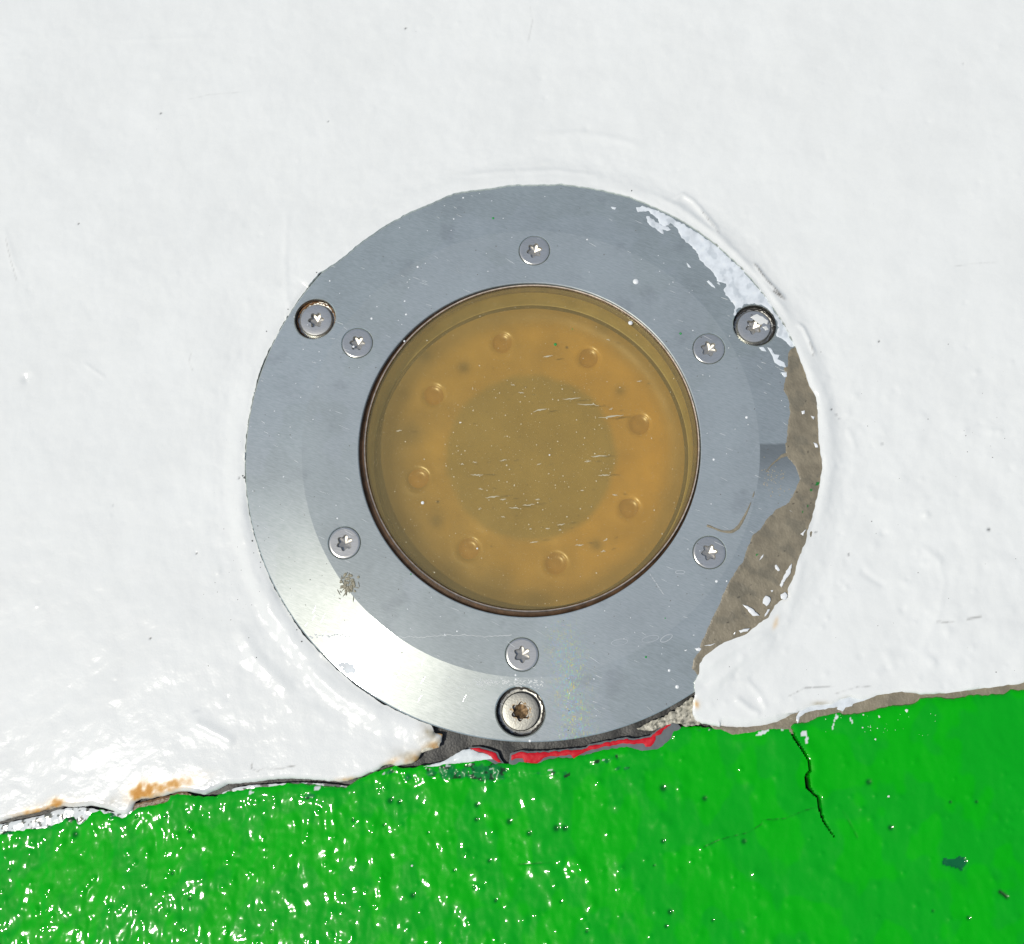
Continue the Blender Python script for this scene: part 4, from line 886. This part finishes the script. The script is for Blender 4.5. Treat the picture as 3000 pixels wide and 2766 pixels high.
def disc_pts(n, seed, R):
    r = np.random.RandomState(seed); out = []
    for i in range(n):
        a = r.uniform(0, 2 * np.pi); q = R * math.sqrt(r.uniform()); out.append((q * math.cos(a) + GX, q * math.sin(a) + GY))
    return out
def dustset(name, pts, rlo, rhi, colour, seed, pw=1.0):
    r = np.random.RandomState(seed); V = []; T = []; b = 0; nn = 5
    for x, y in pts:
        rad = rlo + (rhi - rlo) * r.uniform() ** pw; a = np.arange(nn) * 2 * np.pi / nn + r.uniform(0, 6); q = r.uniform(.6, 1.2, nn) * rad
        V.append(np.concatenate([np.stack([x + q * np.cos(a), y + q * np.sin(a), np.full(nn, -6.1)], 1), [[x, y, -6 + rad * .3]]]))
        for i in range(nn): T.append((b + i, b + (i + 1) % nn, b + nn))
        b += nn + 1
    V = np.concatenate(V); me = mesh_np(name, V, [np.array(T)], True, np.tile(np.array(colour), (len(V), 1)), {'rough': np.zeros(len(V))})
    o = link(name, me, M_scr, glass); o.location = -wloc[glass.name] * U; o['kind'] = 'stuff'
dustset('dust_specks', disc_pts(2200, 3, 462), .35, 1.0, (.50, .44, .28), 3)
dustset('dust_specks', [(x * .55, y * .55) for x, y in disc_pts(170, 4, 462)] + disc_pts(150, 5, 460), .8, 2.4, (.60, .56, .42), 4, 2.2)
for x, y, r in ((1238,1473,4.6),(1398,1607,2.6),(1610,1333,2.4),(1348,1238,2.2),(1185,999,2.4)):
    X, Y, Z = onring(x, y, -6); part('white_paint_drop', lathe('white_paint_drop', [(.1, r * .4), (r * .6, r * .32), (r, -.2)], 16, sharp=80), bpy.data.materials['drop_white'], (X, Y, Z))

# loose grit and spatter on the white and green paint
def wz(px, py):
    p = unp([(px, py)], -30)[0]; d = bpy.data.objects['white_paint']
    return p
def grit(name, pts, colour, parent, mat, zoff, seed):
    dg = bpy.context.evaluated_depsgraph_get() if False else None
    r = np.random.RandomState(seed); V = []; T = []; b = 0; nn = 6
    from mathutils.bvhtree import BVHTree
    tree = TREES[parent.name]
    for px, py, rad in pts:
        p = unp([(px, py)], -32)[0]
        hit = tree.ray_cast(Vector((p[0] * U, p[1] * U, .02)), Vector((0, 0, -1)))
        if hit[0] is None: continue
        z = hit[0].z / U; a = np.arange(nn) * 2 * np.pi / nn + r.uniform(0, 6); q = r.uniform(.6, 1.2, nn) * rad
        V.append(np.concatenate([np.stack([p[0] + q * np.cos(a), p[1] + q * np.sin(a), np.full(nn, z - .5)], 1), [[p[0], p[1], z + rad * .5]]]))
        for i in range(nn): T.append((b + i, b + (i + 1) % nn, b + nn))
        b += nn + 1
    V = np.concatenate(V); me = mesh_np(name, V, [np.array(T)], True, np.tile(np.array(colour), (len(V), 1)), {'rough': np.zeros(len(V))})
    o = link(name, me, mat, parent); o['kind'] = 'stuff'; return o
from mathutils.bvhtree import BVHTree
TREES = {}
for o in (wp, gp):
    me = o.data; n = len(me.vertices); co = np.empty(n * 3, np.float32); me.vertices.foreach_get('co', co); co = co.reshape(-1, 3)
    me.calc_loop_triangles(); 
    ok = [tuple(p.vertices) for p in me.polygons] if n < 50000 else None
    if ok is None:
        t = np.empty(len(me.loop_triangles) * 3, np.int32); me.loop_triangles.foreach_get('vertices', t); ok = t.reshape(-1, 3).tolist()
    TREES[o.name] = BVHTree.FromPolygons(co.tolist(), ok, all_triangles=True) if n >= 50000 else BVHTree.FromPolygons(co.tolist(), ok)
R_ = np.random.RandomState(90)
edge = [(716,1400,4.5),(740,1585,4),(712,1395,4),(764,1648,2.6),(885,1880,3),(870,1846,2.6),(930,802,3),(845,908,3),(782,972,3),(855,922,2.6),(1850,565,3.5)]
grit('dark_grit', edge + [(R_.uniform(0, 3000), R_.uniform(0, 2400), .4 + 1.0 * R_.uniform() ** 3) for i in range(110)] + [(R_.uniform(2050, 3000), R_.uniform(1000, 2100), .8 + 1.8 * R_.uniform() ** 2) for i in range(90)]
     + [(R_.normal(690, 60), R_.normal(1700, 160), .8 + 1.6 * R_.uniform() ** 2) for i in range(50)], (.13, .135, .13), wp, M_chip, 0, 3)
grit('white_spatter', [(2655,2083,5),(2575,2100,4),(2563,2166,4),(2598,2332,4.5),(1207,2535,4),(2530,2095,3),(2570,2134,2.4),(2550,2130,2.6),(2527,2132,3.2)] + [(R_.uniform(2400, 2760), R_.uniform(2090, 2160), R_.uniform(.8, 2)) for i in range(24)], (.75, .78, .74), gp, M_chip, 0, 4)
print('verts', sum(len(o.data.vertices) for o in bpy.data.objects if o.type == 'MESH'), 'tris', sum(len(o.data.loops) - 2 * len(o.data.polygons) for o in bpy.data.objects if o.type == 'MESH'))
